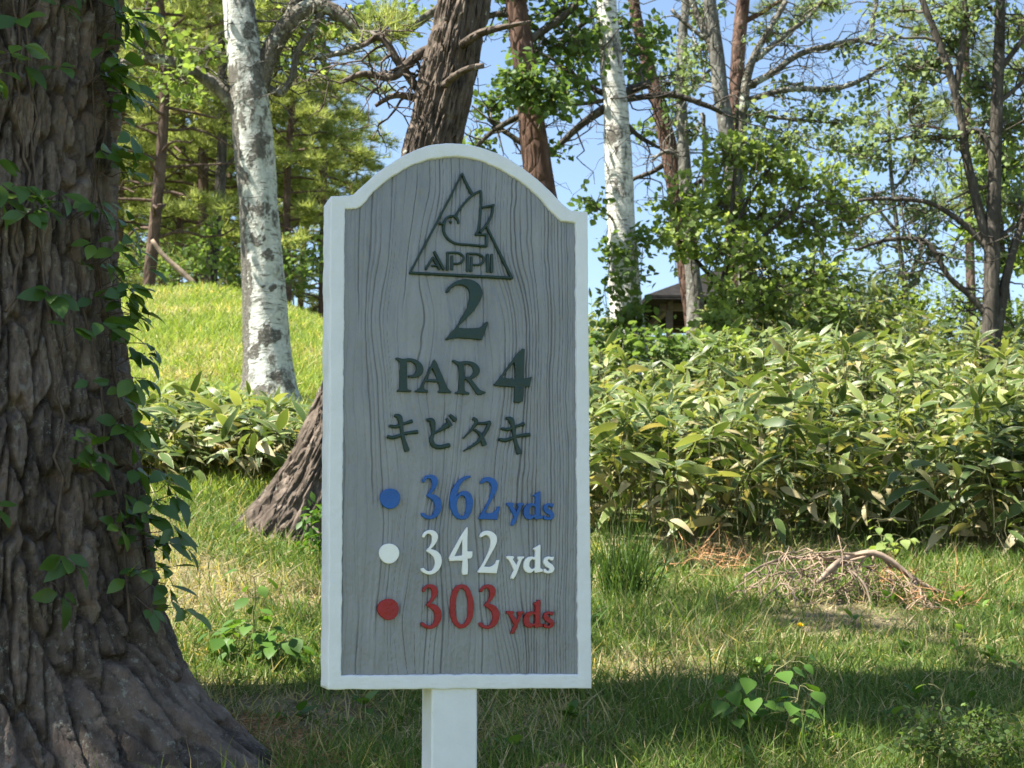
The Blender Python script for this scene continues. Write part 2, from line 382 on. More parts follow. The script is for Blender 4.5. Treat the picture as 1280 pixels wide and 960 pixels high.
wob = lambda s, f, a: (a * np.stack([vn(RO[:, 0] * f + s, RO[:, 1] * f, seed=s), vn(RO[:, 0] * f + s, RO[:, 1] * f, seed=s + 1)], 1))
RIw = RI + wob(31, 45, .0011) + wob(33, 160, .0006); ROw = RO + wob(35, 30, .0009) + wob(38, 120, .0005)
TK = .098
rows = [(ROw, -TK), (ROw, -.05), (ROw, -.0028), (ROw + nRn * .0009, -.0007), (ROw + nRn * .0026, 0)]
for t in np.linspace(.12, .88, 14): rows.append((ROw * (1 - t) + RIw * t, .0003 * (1 - (2 * t - 1) ** 2)))
rows += [(RIw - nRn * .0022, -.0002), (RIw - nRn * .0006, -.0014), (RIw, -.006), (RIw + nRn * .001, -.0085)]
V = []
for q, w in rows:
    fr = .0004 * vn(q[:, 0] * 60, q[:, 1] * 60, seed=41) + .0003 * vn(q[:, 0] * 220, q[:, 1] * 220, seed=42)
    V.append(loc(q[:, 0], q[:, 1], w + (fr if w > -.004 else 0)))
V = np.concatenate(V); nq = len(rows)
i = np.arange(nq - 1)[:, None] * nr; j = k_[None]; j2 = (j + 1) % nr
mb = MB(); mb.add(V, [np.stack([i + j, i + nr + j, i + nr + j2, i + j2], -1).reshape(-1, 4)])
cb = loc(np.array([ROw[:, 0].mean()]), np.array([ROw[:, 1].mean() * .9]), -TK)   # back face
mb.add(np.vstack([loc(ROw[:, 0], ROw[:, 1], -TK), cb]), [np.stack([np.full(nr, nr), k_, (k_ + 1) % nr], -1)])
def paintmat(name, col, rough=.45, bs=.35, bd=.0012, var=.05, scale=90, spec=.4, dirt=None):
    m, nt, b = newmat(name); v = coords(nt)
    n1 = noise(nt, scale, 5, v, .6); n2 = noise(nt, 14, 5, v, .6)
    c = ramp(nt, n2, [(.3, tuple(x * (1 - var) for x in col)), (.7, tuple(min(1, x * (1 + var)) for x in col))])
    if dirt:
        k = ramp(nt, noise(nt, 38, 6, coords(nt, (1, 1, .5)), .75), [(.66, (0, 0, 0)), (.72, (1, 1, 1))]); c = mix(nt, math_(nt, 'MULTIPLY', k, dirt[1]), c, dirt[0])
    nt.links.new(c, b.inputs['Base Color'])
    nt.links.new(ramp(nt, n2, [(.3, (rough - .08,) * 3), (.7, (rough + .12,) * 3)]), b.inputs['Roughness'])
    b.inputs['Specular IOR Level'].default_value = spec
    bump(nt, b, math_(nt, 'ADD', n1, math_(nt, 'MULTIPLY', n2, 1.5)), bs, bd); return m
M['white'] = paintmat('white_paint', (.695, .72, .742), .45, .8, .002, .05, 55, .4, ((.50, .49, .42), .5))
M['green'] = paintmat('dark_green_paint', (.012, .036, .030), .32, 1.0, .003, .2, 75)
M['blue'] = paintmat('blue_paint', (.014, .095, .34), .32, 1.0, .003, .12, 75)
M['red'] = paintmat('red_paint', (.28, .014, .016), .32, 1.0, .003, .15, 75)
M['offwhite'] = paintmat('lettering_white', (.80, .81, .80), .4, .5, .0015, .04, 120)
fr_o = mb.build('frame', M['white'], sign)
# sandblasted wood-grain panel: real relief
PW = -.0065
u0, u1 = RI[:, 0].min() - .006, RI[:, 0].max() + .006; v0, v1 = RI[:, 1].min() - .006, RI[:, 1].max() + .006
U, Vv = np.meshgrid(np.arange(u0, u1, .0014), np.arange(v0, v1, .0022))
un = (U - u0) / (u1 - u0); vnn = (Vv - v0) / (v1 - v0)
calm = sstep(.62, .85, un) * .75 + sstep(.30, .08, un) * .35
wp = (1 - calm) * (.030 * vn(U * 7, Vv * 2.6, seed=51) + .016 * vn(U * 16, Vv * 6, seed=52)) + .004 * vn(U * 9, Vv * 3, seed=53) + .0012 * vn(U * 60, Vv * 30, seed=57)
knot = np.exp(-(((un - .47) / .16) ** 2 + ((vnn - .33) / .17) ** 2)); knot2 = np.exp(-(((un - .52) / .2) ** 2 + ((vnn - .92) / .14) ** 2))
wp += .03 * knot * (un - .36) * 3 + .02 * knot2 * (un - .5) * 3 - .010 * sstep(.6, 1, un) * (vnn - .5) * .9
dens = np.interp(un, [0, .1, .3, .6, .75, 1], [104, 98, 80, 86, 124, 156])
cum = np.interp(np.clip(un + wp / (u1 - u0), -.2, 1.2), np.linspace(-.2, 1.2, 400), np.cumsum(np.interp(np.linspace(-.2, 1.2, 400), [0, .1, .3, .6, .75, 1], [104, 98, 80, 86, 124, 156])) * (1.4 / 400) * (u1 - u0))
li = np.floor(cum); lf = cum - li
cen = .5 + .3 * (hsh(li, 7, seed=54) - .5)
dist = np.abs(lf - cen) / dens
wdt = .0006 + .0009 * hsh(li, 9, seed=55)
msk = sstep(-.35, .35, vn(li * 3.7, Vv * (2.2 + 2 * hsh(li, 3, seed=3)), seed=56) + .15 + .55 * sstep(.62, .8, un))
gro = np.exp(-(dist / wdt) ** 2) * msk * (.35 + .65 * hsh(li, 5, seed=58))
half = sstep(.0, .4, lf - cen) - sstep(.4, .8, lf - cen)
rel = -.0040 * gro + .0011 * vn(U * 190 + wp * 190, Vv * 6, seed=64) + .0008 * vn(U * 90 + wp * 90, Vv * 14, seed=65) + .0012 * half * (hsh(li, 2, seed=8) - .2) + .0008 * fbm(U * 110, Vv * 50, o=2, seed=59) + .0005 * vn(U * 320, Vv * 200, seed=60) + .0016 * vn(U * 22, Vv * 10, seed=61) - .0022 * sstep(.5, .8, vn(U * 75, Vv * 16, seed=62)) * sstep(-.2, .4, vn(U * 6, Vv * 5, seed=63))
def inside(poly, x, y):
    r = np.zeros(x.shape, bool); n = len(poly)
    for a in range(n):
        x1, y1 = poly[a]; x2, y2 = poly[(a + 1) % n]
        if y1 == y2: continue
        c = ((y1 > y) != (y2 > y)) & (x < (x2 - x1) * (y - y1) / (y2 - y1) + x1); r ^= c
    return r
RE = (RI - nRn * .005)[::3]
ok = inside(RE, U, Vv); nyv, nxv = U.shape
ii = np.arange(nyv - 1)[:, None] * nxv + np.arange(nxv - 1)[None]
fk = ok[:-1, :-1] & ok[1:, :-1] & ok[:-1, 1:] & ok[1:, 1:]
f = np.stack([ii, ii + 1, ii + nxv + 1, ii + nxv], -1)[fk]
used = np.unique(f); remap = np.full(U.size, -1); remap[used] = np.arange(len(used))
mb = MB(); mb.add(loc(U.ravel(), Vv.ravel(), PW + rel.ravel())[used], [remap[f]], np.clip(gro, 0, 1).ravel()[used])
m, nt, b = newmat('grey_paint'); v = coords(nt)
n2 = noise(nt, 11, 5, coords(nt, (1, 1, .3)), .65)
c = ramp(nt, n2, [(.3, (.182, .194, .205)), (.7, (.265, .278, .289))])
c = mix(nt, ramp(nt, attr(nt, 'rnd'), [(.15, (0, 0, 0)), (.8, (.6,) * 3)]), c, (.07, .075, .078))  # darkens the grooves in colour: painted-in groove shade plus some grime
nt.links.new(c, b.inputs['Base Color']); nt.links.new(ramp(nt, n2, [(.3, (.28,) * 3), (.7, (.45,) * 3)]), b.inputs['Roughness'])
bump(nt, b, noise(nt, 160, 4, v, .6), .35, .0012)
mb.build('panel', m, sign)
# post
a_, b_ = sgn(540.5, 900)[0], sgn(597.7, 900)[0]
pw = b_ - a_; bot = -SZ - .15
def rbox(mb, x0, x1, y0, y1, z0, z1, r=.004):
    xs = [(x0 + r, y0), (x1 - r, y0), (x1, y0 + r), (x1, y1 - r), (x1 - r, y1), (x0 + r, y1), (x0, y1 - r), (x0, y0 + r)]
    v = [(x, y, z) for z in (z0, z0 + (z1 - z0) * .5, z1) for x, y in xs]
    f = [(l * 8 + i, l * 8 + (i + 1) % 8, (l + 1) * 8 + (i + 1) % 8, (l + 1) * 8 + i) for l in (0, 1) for i in range(8)]
    mb.add(v, [f, [tuple(range(7, -1, -1)), tuple(range(16, 24))]])
mb = MB(); rbox(mb, a_, b_, .006, .006 + .098, -.2, SZ + .02); mb.build('post', M['white'], sign, smooth=False)
# lettering
def poly_smooth(p, per=6):
    p = np.asarray(p, float); n = len(p); out = []
    d1 = p - np.roll(p, 1, 0); d2 = np.roll(p, -1, 0) - p
    ang = np.abs((np.arctan2(d2[:, 1], d2[:, 0]) - np.arctan2(d1[:, 1], d1[:, 0]) + np.pi) % (2 * np.pi) - np.pi)
    cor = ang > R(50)
    for i in range(n):
        a, b2, c2, d = p[i - 1], p[i], p[(i + 1) % n], p[(i + 2) % n]
        if cor[i]: a = b2
        if cor[(i + 1) % n]: d = c2
        for t in np.arange(per) / per:
            out.append(.5 * (2 * b2 + (c2 - a) * t + (2 * a - 5 * b2 + 4 * c2 - d) * t * t + (3 * b2 - a - 3 * c2 + d) * t ** 3))
    return np.array(out)
def glyph(name, loops, mat, label, top=.0015):
    cu = bpy.data.curves.new('g', 'CURVE'); cu.dimensions = '2D'; cu.fill_mode = 'BOTH'
    for l in loops:
        l = poly_smooth(l)
        sp = cu.splines.new('POLY'); sp.points.add(len(l) - 1)
        sp.points.foreach_set('co', np.c_[l, np.zeros(len(l)), np.ones(len(l))].ravel().astype(np.float32)); sp.use_cyclic_u = True
    h = (top - PW) / 2 + .002
    cu.extrude = h - .0012; cu.bevel_depth = .0012; cu.bevel_resolution = 2; cu.offset = -.0013
    o = bpy.data.objects.new('g', cu); C.objects.link(o)
    me = bpy.data.meshes.new_from_object(o.evaluated_get(bpy.context.evaluated_depsgraph_get()))
    bpy.data.objects.remove(o); bpy.data.curves.remove(cu)
    n = len(me.vertices); co = np.zeros(n * 3, np.float32); me.vertices.foreach_get('co', co); co = co.reshape(-1, 3)
    w = co[:, 2] + top - h
    me.vertices.foreach_set('co', loc(co[:, 0], co[:, 1], w).ravel().astype(np.float32))
    me.name = name; me.materials.clear(); me.materials.append(mat); me.update()
    o = bpy.data.objects.new(name, me); C.objects.link(o); o.parent = sign; o['label'] = label; return o
def stroke_geo(mb, pts, wd, top=.0008, k=0):
    q = smooth_path(np.c_[pts, wd], max(6, 5 * len(pts))); p = q[:, :2]; w = np.abs(q[:, 2]) / 2
    t = np.gradient(p, axis=0); t /= np.linalg.norm(t, axis=1, keepdims=True); nn = np.stack([-t[:, 1], t[:, 0]], 1)
    p = np.vstack([p[0] - t[0] * w[0] * .35, p, p[-1] + t[-1] * w[-1] * .35]); nn = np.vstack([nn[0], nn, nn[-1]]); w = np.r_[w[0] * .7, w, w[-1] * .7]
    top = top + k * .00025; n = len(p)
    prof = [(-1, PW - .003), (-1, top - .0025), (-.75, top - .0006), (0, top), (.75, top - .0006), (1, top - .0025), (1, PW - .003)]
    V = np.concatenate([loc(p[:, 0] + nn[:, 0] * w * a, p[:, 1] + nn[:, 1] * w * a, np.full(n, h)) for a, h in prof])
    i = np.arange(6)[:, None] * n; j = np.arange(n - 1)[None]
    mb.add(V, [np.stack([i + j, i + n + j, i + n + j + 1, i + j + 1], -1).reshape(-1, 4), [tuple(np.arange(7) * n), tuple(np.arange(7)[::-1] * n + n - 1)]])
def strokes(name, specs, ox, oy, k, mat, label):
    mb = MB(); sc = .6 / 330 / k * .97
    for q, s in enumerate(specs):
        s = np.array(s, float); stroke_geo(mb, zz(s[:, :2], ox, oy, k), s[:, 2] * sc, k=q)
    o = mb.build(name, mat, sign); o['label'] = label; return o
ZA = (500, 205, 8.0); ZB = (500, 310, 8.0); ZC = (480, 425, 6.4); ZD = (460, 580, 5.3333); ZE = (460, 650, 5.3333)
g_ = M['green']
strokes('emblem_triangle', [[(622, 95, 20), (470, 395, 22), (100, 1090, 22)], [(622, 92, 22), (670, 200, 30), (728, 305, 34)], [(865, 615, 24), (990, 870, 28), (1122, 1138, 32)], [(98, 1086, 28), (600, 1112, 30), (1125, 1138, 32)]], *ZA, g_, 'dark green triangle outline of the emblem')
strokes('emblem_bird', [[(562, 525, 24), (592, 460, 26), (655, 382, 26), (725, 312, 28), (806, 266, 26)], [(810, 268, 24), (816, 340, 26), (812, 430, 26), (800, 560, 26), (783, 668, 26)], [(785, 668, 24), (758, 704, 24)], [(758, 704, 24), (872, 706, 26)], [(868, 700, 24), (866, 824, 28)], [(866, 822, 26), (730, 810, 26), (600, 800, 26), (530, 782, 26), (475, 738, 26), (444, 680, 26), (442, 610, 26), (460, 552, 26), (495, 524, 26), (540, 520, 28), (574, 546, 30), (588, 592, 24)], [(395, 590, 20), (442, 600, 26)], [(502, 570, 20), (514, 584, 22)], [(822, 436, 22), (940, 410, 28)], [(936, 410, 24), (922, 495, 26), (880, 585, 26), (806, 682, 26)]], *ZA, g_, 'dark green outline of a bird with raised wings')
strokes('emblem_letter', [[(262, 206, 26), (330, 92, 24)], [(330, 92, 26), (402, 212, 28)], [(318, 176, 20), (374, 176, 20)], [(345, 35, 28), (442, 214, 30)]], *ZB, g_, 'dark green letter A of the emblem')
strokes('emblem_letter', [[(478, 216, 28), (478, 46, 26)], [(474, 46, 26), (580, 48, 26), (632, 80, 26), (632, 122, 26), (595, 152, 24), (526, 154, 20)], [(522, 78, 28), (522, 216, 30)]], *ZB, g_, 'dark green letter P of the emblem')
strokes('emblem_letter', [[(674, 230, 30), (680, 56, 26)], [(676, 56, 26), (780, 60, 26), (836, 92, 26), (834, 135, 26), (795, 164, 24), (722, 166, 20)], [(718, 88, 28), (714, 230, 30)]], *ZB, g_, 'dark green letter P of the emblem')
strokes('emblem_letter', [[(878, 62, 30), (876, 236, 32)], [(921, 62, 28), (919, 238, 32)]], *ZB, g_, 'dark green letter I of the emblem')
G = lambda pts, z, dx=0, dy=0: zz([(p[0] + dx, p[1] + dy) for p in pts], *z)
glyph('digit', [G([(460, 447), (468, 415), (500, 375), (545, 340), (600, 318), (655, 310), (715, 318), (770, 345), (805, 385), (824, 435), (820, 485), (800, 535), (765, 592), (715, 655), (650, 722), (594, 775), (590, 792), (600, 799), (700, 802), (790, 795), (832, 773), (860, 738), (882, 737), (872, 780), (852, 832), (837, 880), (815, 920), (770, 914), (640, 902), (560, 902), (463, 920), (456, 908), (500, 858), (560, 788), (620, 690), (665, 610), (688, 540), (698, 480), (692, 430), (668, 393), (630, 372), (590, 368), (550, 382), (515, 405), (488, 440)], ZB)], g_, 'large dark green digit 2')
glyph('digit', [G([(881, 353), (920, 308), (1000, 200), (1060, 120), (1110, 66), (1127, 75), (1123, 180), (1119, 308), (1150, 303), (1182, 291), (1176, 330), (1168, 372), (1120, 379), (1119, 430), (1113, 491), (1075, 502), (1041, 496), (1044, 430), (1044, 376), (980, 373), (898, 367)], ZC), G([(948, 300), (1000, 306), (1049, 309), (1048, 240), (1043, 178), (1000, 230)], ZC)], g_, 'dark green digit 4')
glyph('letter', [G([(90, 148), (105, 139), (150, 149), (200, 145), (250, 154), (295, 184), (315, 225), (310, 266), (281, 292), (235, 302), (198, 296), (196, 283), (230, 277), (249, 264), (260, 235), (253, 200), (230, 180), (200, 170), (186, 174), (186, 280), (188, 380), (200, 395), (223, 404), (216, 417), (103, 413), (105, 402), (123, 389), (127, 300), (127, 190), (117, 172)], ZC)], g_, 'dark green letter P')
glyph('letter', [G([(250, 416), (254, 403), (282, 386), (310, 338), (350, 258), (385, 183), (402, 154), (421, 180), (452, 250), (487, 330), (514, 388), (541, 411), (537, 426), (434, 421), (431, 409), (449, 397), (440, 362), (431, 338), (332, 333), (319, 370), (326, 394), (353, 404), (351, 420)], ZC), G([(346, 314), (400, 313), (426, 317), (405, 265), (388, 226), (368, 266)], ZC)], g_, 'dark green letter A')
glyph('letter', [G([(543, 168), (558, 158), (600, 171), (660, 167), (715, 177), (752, 204), (768, 240), (757, 277), (727, 302), (702, 314), (737, 360), (772, 399), (812, 413), (814, 425), (770, 440), (743, 431), (708, 380), (673, 332), (650, 312), (643, 317), (643, 390), (656, 411), (686, 421), (681, 437), (568, 430), (570, 417), (599, 404), (601, 330), (597, 220), (579, 195)], ZC), G([(641, 196), (645, 289), (680, 294), (704, 274), (714, 245), (706, 216), (680, 197)], ZC)], g_, 'dark green letter R')
KI = [[(48, 686, 22), (100, 692, 30), (165, 668, 24), (225, 648, 32)], [(30, 772, 26), (80, 779, 32), (170, 748, 26), (268, 734, 34)], [(88, 602, 24), (124, 618, 46), (140, 685, 30), (155, 780, 32), (186, 884, 46)]]
strokes('character', KI, *ZC, g_, 'first dark green katakana character of the row')
strokes('character', [[(350, 636, 22), (388, 650, 46), (398, 740, 26), (382, 792, 34), (402, 842, 38), (450, 856, 36), (526, 840, 36)], [(402, 745, 18), (450, 722, 24), (510, 680, 52)], [(502, 628, 22), (536, 684, 36)], [(530, 600, 24), (572, 640, 40)]], *ZC, g_, 'second dark green katakana character of the row')
strokes('character', [[(716, 624, 26), (742, 652, 34), (712, 705, 24), (638, 786, 10)], [(742, 664, 22), (800, 666, 24), (850, 658, 34)], [(848, 662, 32), (812, 738, 30), (745, 822, 28), (638, 888, 10)], [(728, 718, 20), (772, 755, 30), (806, 838, 44)]], *ZC, g_, 'third dark green katakana character of the row')
strokes('character', [[(x + 897, y + 22, w) for x, y, w in s] for s in KI], *ZC, g_, 'last dark green katakana character of the row')
D3 = [(363, 120), (370, 95), (392, 77), (420, 71), (450, 81), (467, 108), (463, 140), (446, 170), (420, 199), (455, 209), (483, 235), (493, 275), (485, 316), (459, 351), (420, 369), (384, 363), (359, 346), (354, 328), (372, 324), (392, 342), (418, 345), (438, 328), (448, 290), (438, 252), (416, 231), (391, 213), (394, 203), (411, 185), (426, 155), (428, 120), (416, 99), (398, 96), (386, 108), (376, 124)]
D6 = [[(685, 77), (684, 90), (642, 111), (614, 145), (597, 190), (590, 216), (615, 190), (650, 179), (684, 199), (700, 240), (697, 290), (682, 336), (656, 366), (620, 371), (584, 356), (558, 315), (546, 260), (550, 205), (574, 150), (609, 104), (650, 81)], [(592, 270), (601, 235), (622, 209), (645, 219), (656, 250), (654, 300), (641, 340), (622, 350), (604, 325), (595, 297)]]
D2 = [(750, 124), (764, 99), (795, 87), (830, 94), (860, 120), (864, 160), (849, 200), (821, 250), (792, 303), (780, 326), (820, 327), (850, 310), (862, 284), (882, 282), (873, 320), (863, 372), (800, 370), (740, 368), (741, 355), (774, 300), (804, 240), (820, 190), (822, 150), (810, 126), (790, 117), (770, 127), (757, 134)]
D4 = [[(544, 267), (544, 245), (590, 160), (630, 90), (660, 46), (665, 60), (663, 140), (663, 209), (696, 209), (695, 240), (686, 256), (664, 259), (667, 310), (664, 363), (635, 367), (627, 350), (631, 272), (590, 272), (551, 274)], [(577, 241), (628, 236), (630, 180), (628, 135), (602, 190)]]
D0 = [[(547, 590), (554, 510), (579, 450), (622, 429), (666, 444), (697, 510), (707, 580), (694, 660), (661, 706), (622, 723), (584, 706), (554, 655)], [(584, 590), (592, 510), (611, 461), (632, 456), (654, 490), (666, 560), (663, 640), (644, 690), (620, 697), (599, 675), (587, 635)]]
LY = [(923, 264), (930, 258), (970, 259), (974, 268), (966, 281), (991, 318), (1004, 287), (997, 273), (1000, 261), (1041, 261), (1041, 272), (1027, 281), (1008, 330), (988, 382), (970, 411), (953, 410), (957, 386), (974, 355), (958, 320), (940, 286), (926, 275)]
LD = [[(1103, 213), (1108, 205), (1145, 182), (1150, 190), (1149, 250), (1149, 338), (1167, 350), (1165, 363), (1115, 371), (1107, 354), (1085, 371), (1054, 364), (1038, 335), (1040, 300), (1059, 271), (1090, 261), (1114, 267), (1116, 226)], [(1115, 286), (1096, 279), (1080, 296), (1076, 325), (1089, 344), (1107, 341), (1115, 330)]]
LS = [(1240, 262), (1236, 285), (1226, 290), (1206, 279), (1197, 286), (1207, 300), (1231, 317), (1244, 340), (1232, 366), (1200, 375), (1171, 367), (1171, 344), (1184, 344), (1195, 357), (1211, 354), (1210, 342), (1184, 326), (1168, 300), (1178, 272), (1204, 261), (1225, 265)]
def yds(z, dy, mat, c):
    for nm, ls in (('y', [LY]), ('d', LD), ('s', [LS])):
        glyph('letter', [G(l, z, 0, dy) for l in ls], mat, f'{c} letter {nm}')
def dot(z, cx, cy, r, mat, c):
    t = np.linspace(0, 2 * np.pi, 40, endpoint=False)
    rr = r * (1 + .02 * np.sin(3 * t + cx)); glyph('dot', [G(np.c_[cx + rr * np.cos(t), cy + rr * np.sin(t)], z)], mat, f'{c} round dot')
glyph('digit', [G(D3, ZD)], M['blue'], 'blue digit 3'); glyph('digit', [G(l, ZD) for l in D6], M['blue'], 'blue digit 6'); glyph('digit', [G(D2, ZD)], M['blue'], 'blue digit 2')
glyph('digit', [G(D3, ZE, -1, -5)], M['offwhite'], 'white digit 3'); glyph('digit', [G(l, ZE) for l in D4], M['offwhite'], 'white digit 4'); glyph('digit', [G(D2, ZE, -5, -16)], M['offwhite'], 'white digit 2')
glyph('digit', [G(D3, ZE, -1, 357)], M['red'], 'first red digit 3'); glyph('digit', [G(l, ZE) for l in D0], M['red'], 'red digit 0'); glyph('digit', [G(D3, ZE, 384, 358)], M['red'], 'last red digit 3')
yds(ZD, 0, M['blue'], 'blue'); yds(ZE, -18, M['offwhite'], 'white'); yds(ZE, 348, M['red'], 'red')
dot(ZD, 148, 230, 68, M['blue'], 'blue'); dot(ZE, 141, 223, 67, M['offwhite'], 'white'); dot(ZE, 136, 595, 71, M['red'], 'red')

# ------------------------------------------------------------------ big near tree
TC = np.array([-1.80, 5.0]); TG = float(H(TC[0], TC[1]))
nth, nz_ = 700, 820
th = np.linspace(0, 2 * np.pi, nth, endpoint=False); zs = np.linspace(.35, 4.1, nz_)
TT, ZZ = np.meshgrid(th, zs)
def flare(t, z):
    r = .425 + .10 * sstep(2.6, 1.6, z) + .02 * np.sin(3 * t + 1) + .012 * np.sin(5 * t + z * .6)
    for ang, A, h, p in ((-14, .62, .34, 8), (-75, .28, .26, 10), (-128, .38, .28, 9), (60, .35, .28, 8), (140, .4, .3, 8), (195, .3, .26, 8)):
        c = np.clip(np.cos((t - R(ang)) / 1.0), 0, 1) ** p
        r = r + A * c * np.exp(-(np.maximum(z, .72) - .80) / h)
    return r
rb = flare(TT, ZZ)
def bark(t, z, cw=.075, ch=.27, Rr=.44, seed=0):
    nc = int(round(2 * np.pi * Rr / cw)); a = t / (2 * np.pi) * nc; cx, sx = np.cos(t) * 2.2, np.sin(t) * 2.2
    a = a + .30 * vn(cx * 1.5, sx * 1.5, z * 1.4, seed + 1) + .20 * vn(cx * 4, sx * 4, z * 7, seed + 2)
    b = z / ch + .8 * vn(cx * 3, sx * 3, z * 2, seed + 3) + .25 * vn(cx * 8, sx * 8, z * 10, seed + 4)
    ia, ib = np.floor(a), np.floor(b); f1 = np.full(a.shape, 9.0); f2 = f1.copy(); cid = np.zeros(a.shape)
    for da in (-1, 0, 1):
        for db in (-1, 0, 1):
            ka, kb = ia + da, ib + db; km = np.mod(ka, nc)
            dx = ka + .15 + .7 * hsh(km, kb, 0, seed + 5) - a; dy = kb + .1 + .8 * hsh(km, kb, 1, seed + 5) - b
            d = np.sqrt(dx * dx + (dy * .62) ** 2); new = d < f1
            f2 = np.where(new, f1, np.minimum(f2, d)); cid = np.where(new, hsh(km, kb, 2, seed + 5), cid); f1 = np.where(new, d, f1)
    return f2 - f1, cid, (cx, sx)
e1, cid, (cx, sx) = bark(TT, ZZ, .062, .21)
e2, cid2, _ = bark(TT, ZZ, .024, .10, seed=20)
e3, cid3, _ = bark(TT, ZZ, .011, .022, seed=40)
plate = sstep(.03, .17, e1); flk = sstep(0, .22, e2)
rid = 1 - np.abs(vn(cx * 11 + .6 * vn(cx * 4, sx * 4, ZZ * 5, 81), sx * 11, ZZ * 2.2, 82)); rid2 = 1 - np.abs(vn(cx * 24, sx * 24, ZZ * 7, 83))
disp = -.040 * (1 - plate) + .016 * (cid - .5) + .005 * (flk - 1) * (.4 + .6 * plate) + .007 * (cid2 - .5) + .003 * (rid ** 3 - .5) + .004 * rid2 ** 2 + .004 * (cid3 - .5) - .002 * (1 - sstep(0, .2, e3)) + .005 * fbm(cx * 9, sx * 9, ZZ * 18, 4, 31) + .002 * vn(cx * 45, sx * 45, ZZ * 60, 32)
disp = disp * np.clip(rb / .46, 1, 1.7) ** .5
lean = np.stack([TC[0] + .0 * ZZ, TC[1] + 0 * ZZ], -1)
X = lean[..., 0] + (rb + disp) * np.cos(TT); Yv = lean[..., 1] + (rb + disp) * np.sin(TT)
i = np.arange(nz_ - 1)[:, None] * nth; j = np.arange(nth)[None]; j2 = (j + 1) % nth
big = thing('pine_tree', (TC[0], TC[1], TG), 'huge dark trunk with deeply furrowed bark and creeping vines, nearest tree at the left edge', 'tree')
tb = np.array([TC[0], TC[1], TG])
mb = MB(); mb.add(np.stack([X, Yv, ZZ], -1).reshape(-1, 3), [np.stack([i + j, i + j2, i + nth + j2, i + nth + j], -1).reshape(-1, 4)], np.clip(.5 * cid + .3 * cid2 + .35 * cid3 - .1, 0, 1).ravel(), plate.ravel())
pth = smooth_path([(TC[0], TC[1], 4.05), (TC[0] - .05, TC[1], 6), (TC[0] - .2, TC[1] - .1, 9), (TC[0] - .3, TC[1] - .2, 13)], 20)
tube(mb, pth, np.linspace(.43, .12, 20), 24)
m, nt, b = newmat('old_bark')
v = coords(nt, (1, 1, .45)); n1 = noise(nt, 30, 6, v, .7); n0 = noise(nt, 5, 4, v, .6)
c = ramp(nt, n1, [(.3, (.055, .043, .035)), (.5, (.15, .122, .102)), (.68, (.29, .25, .215))])
c = mix(nt, .62, c, ramp(nt, attr(nt, 'rnd'), [(.05, (.045, .035, .028)), (.3, (.135, .102, .08)), (.5, (.26, .21, .17)), (.7, (.29, .205, .155)), (.9, (.42, .36, .30))]))
ln = noise(nt, 34, 6, coords(nt), .8); lm = noise(nt, 2.2, 3, coords(nt), .6)
lk = math_(nt, 'MULTIPLY', ramp(nt, ln, [(.57, (0, 0, 0)), (.62, (1, 1, 1))]), ramp(nt, lm, [(.40, (0, 0, 0)), (.54, (1, 1, 1))]))
c = mix(nt, math_(nt, 'MULTIPLY', lk, .7), c, (.40, .40, .33))
nt.links.new(c, b.inputs['Base Color']); b.inputs['Roughness'].default_value = .92; b.inputs['Specular IOR Level'].default_value = .15
bump(nt, b, math_(nt, 'ADD', noise(nt, 55, 6, v, .75), noise(nt, 150, 4, v, .7)), 1.0, .016)
mb.build('trunk', m, big, tb)

# ------------------------------------------------------------------ tree toolkit
def bark_tube(mb, q, nseg, nlen, cw, ch, depth, seed):
    q = smooth_path(q, nlen); p = q[:, :3]; t = nrm(np.gradient(p, axis=0)); a = nrm(np.cross(t, [0, 1.0, 0])); b = np.cross(t, a)
    th = np.linspace(0, 2 * np.pi, nseg, endpoint=False); s = np.r_[0, np.cumsum(np.linalg.norm(np.diff(p, axis=0), axis=1))]
    T_, S_ = np.meshgrid(th, s); e, ci, (cx, sx) = bark(T_, S_, cw, ch, float(q[:, 3].mean()), seed); e2, c2, _ = bark(T_, S_, cw * .45, ch * .35, float(q[:, 3].mean()), seed + 9)
    d = -depth * (1 - sstep(0, .25, e)) + depth * .5 * (ci - .5) - depth * .3 * (1 - sstep(0, .2, e2)) + depth * .4 * fbm(cx * 6, sx * 6, S_ * 14, 3, seed) + .02 * vn(cx * .8, sx * .8, S_ * 1.5, seed)
    rr = q[:, 3][:, None] + d; v = p[:, None] + (a[:, None] * np.cos(th)[None, :, None] + b[:, None] * np.sin(th)[None, :, None]) * rr[..., None]
    i = np.arange(nlen - 1)[:, None] * nseg; j = np.arange(nseg)[None]; j2 = (j + 1) % nseg
    mb.add(v.reshape(-1, 3), [np.stack([i + j, i + j2, i + nseg + j2, i + nseg + j], -1).reshape(-1, 4)], ci.ravel())
def skeleton_nearest(sk, q):
    d = np.linalg.norm(sk[:, :3] - q, axis=1) + .35 * np.maximum(0, sk[:, 2] - q[2] + .2); return sk[d.argmin()]
def wiggle(g, a, b, n, amp, sag=0.0):
    t = np.linspace(0, 1, n)[:, None]; L = np.linalg.norm(b - a)
    p = a * (1 - t) + b * t
    k = g.normal(0, amp * L, (4, 3)); kn = np.vstack([np.zeros(3), k, np.zeros(3)])
    p = p + smooth_path(kn, n) * np.sin(np.pi * t)
    p[:, 2] += sag * L * np.sin(np.pi * t[:, 0]); return p
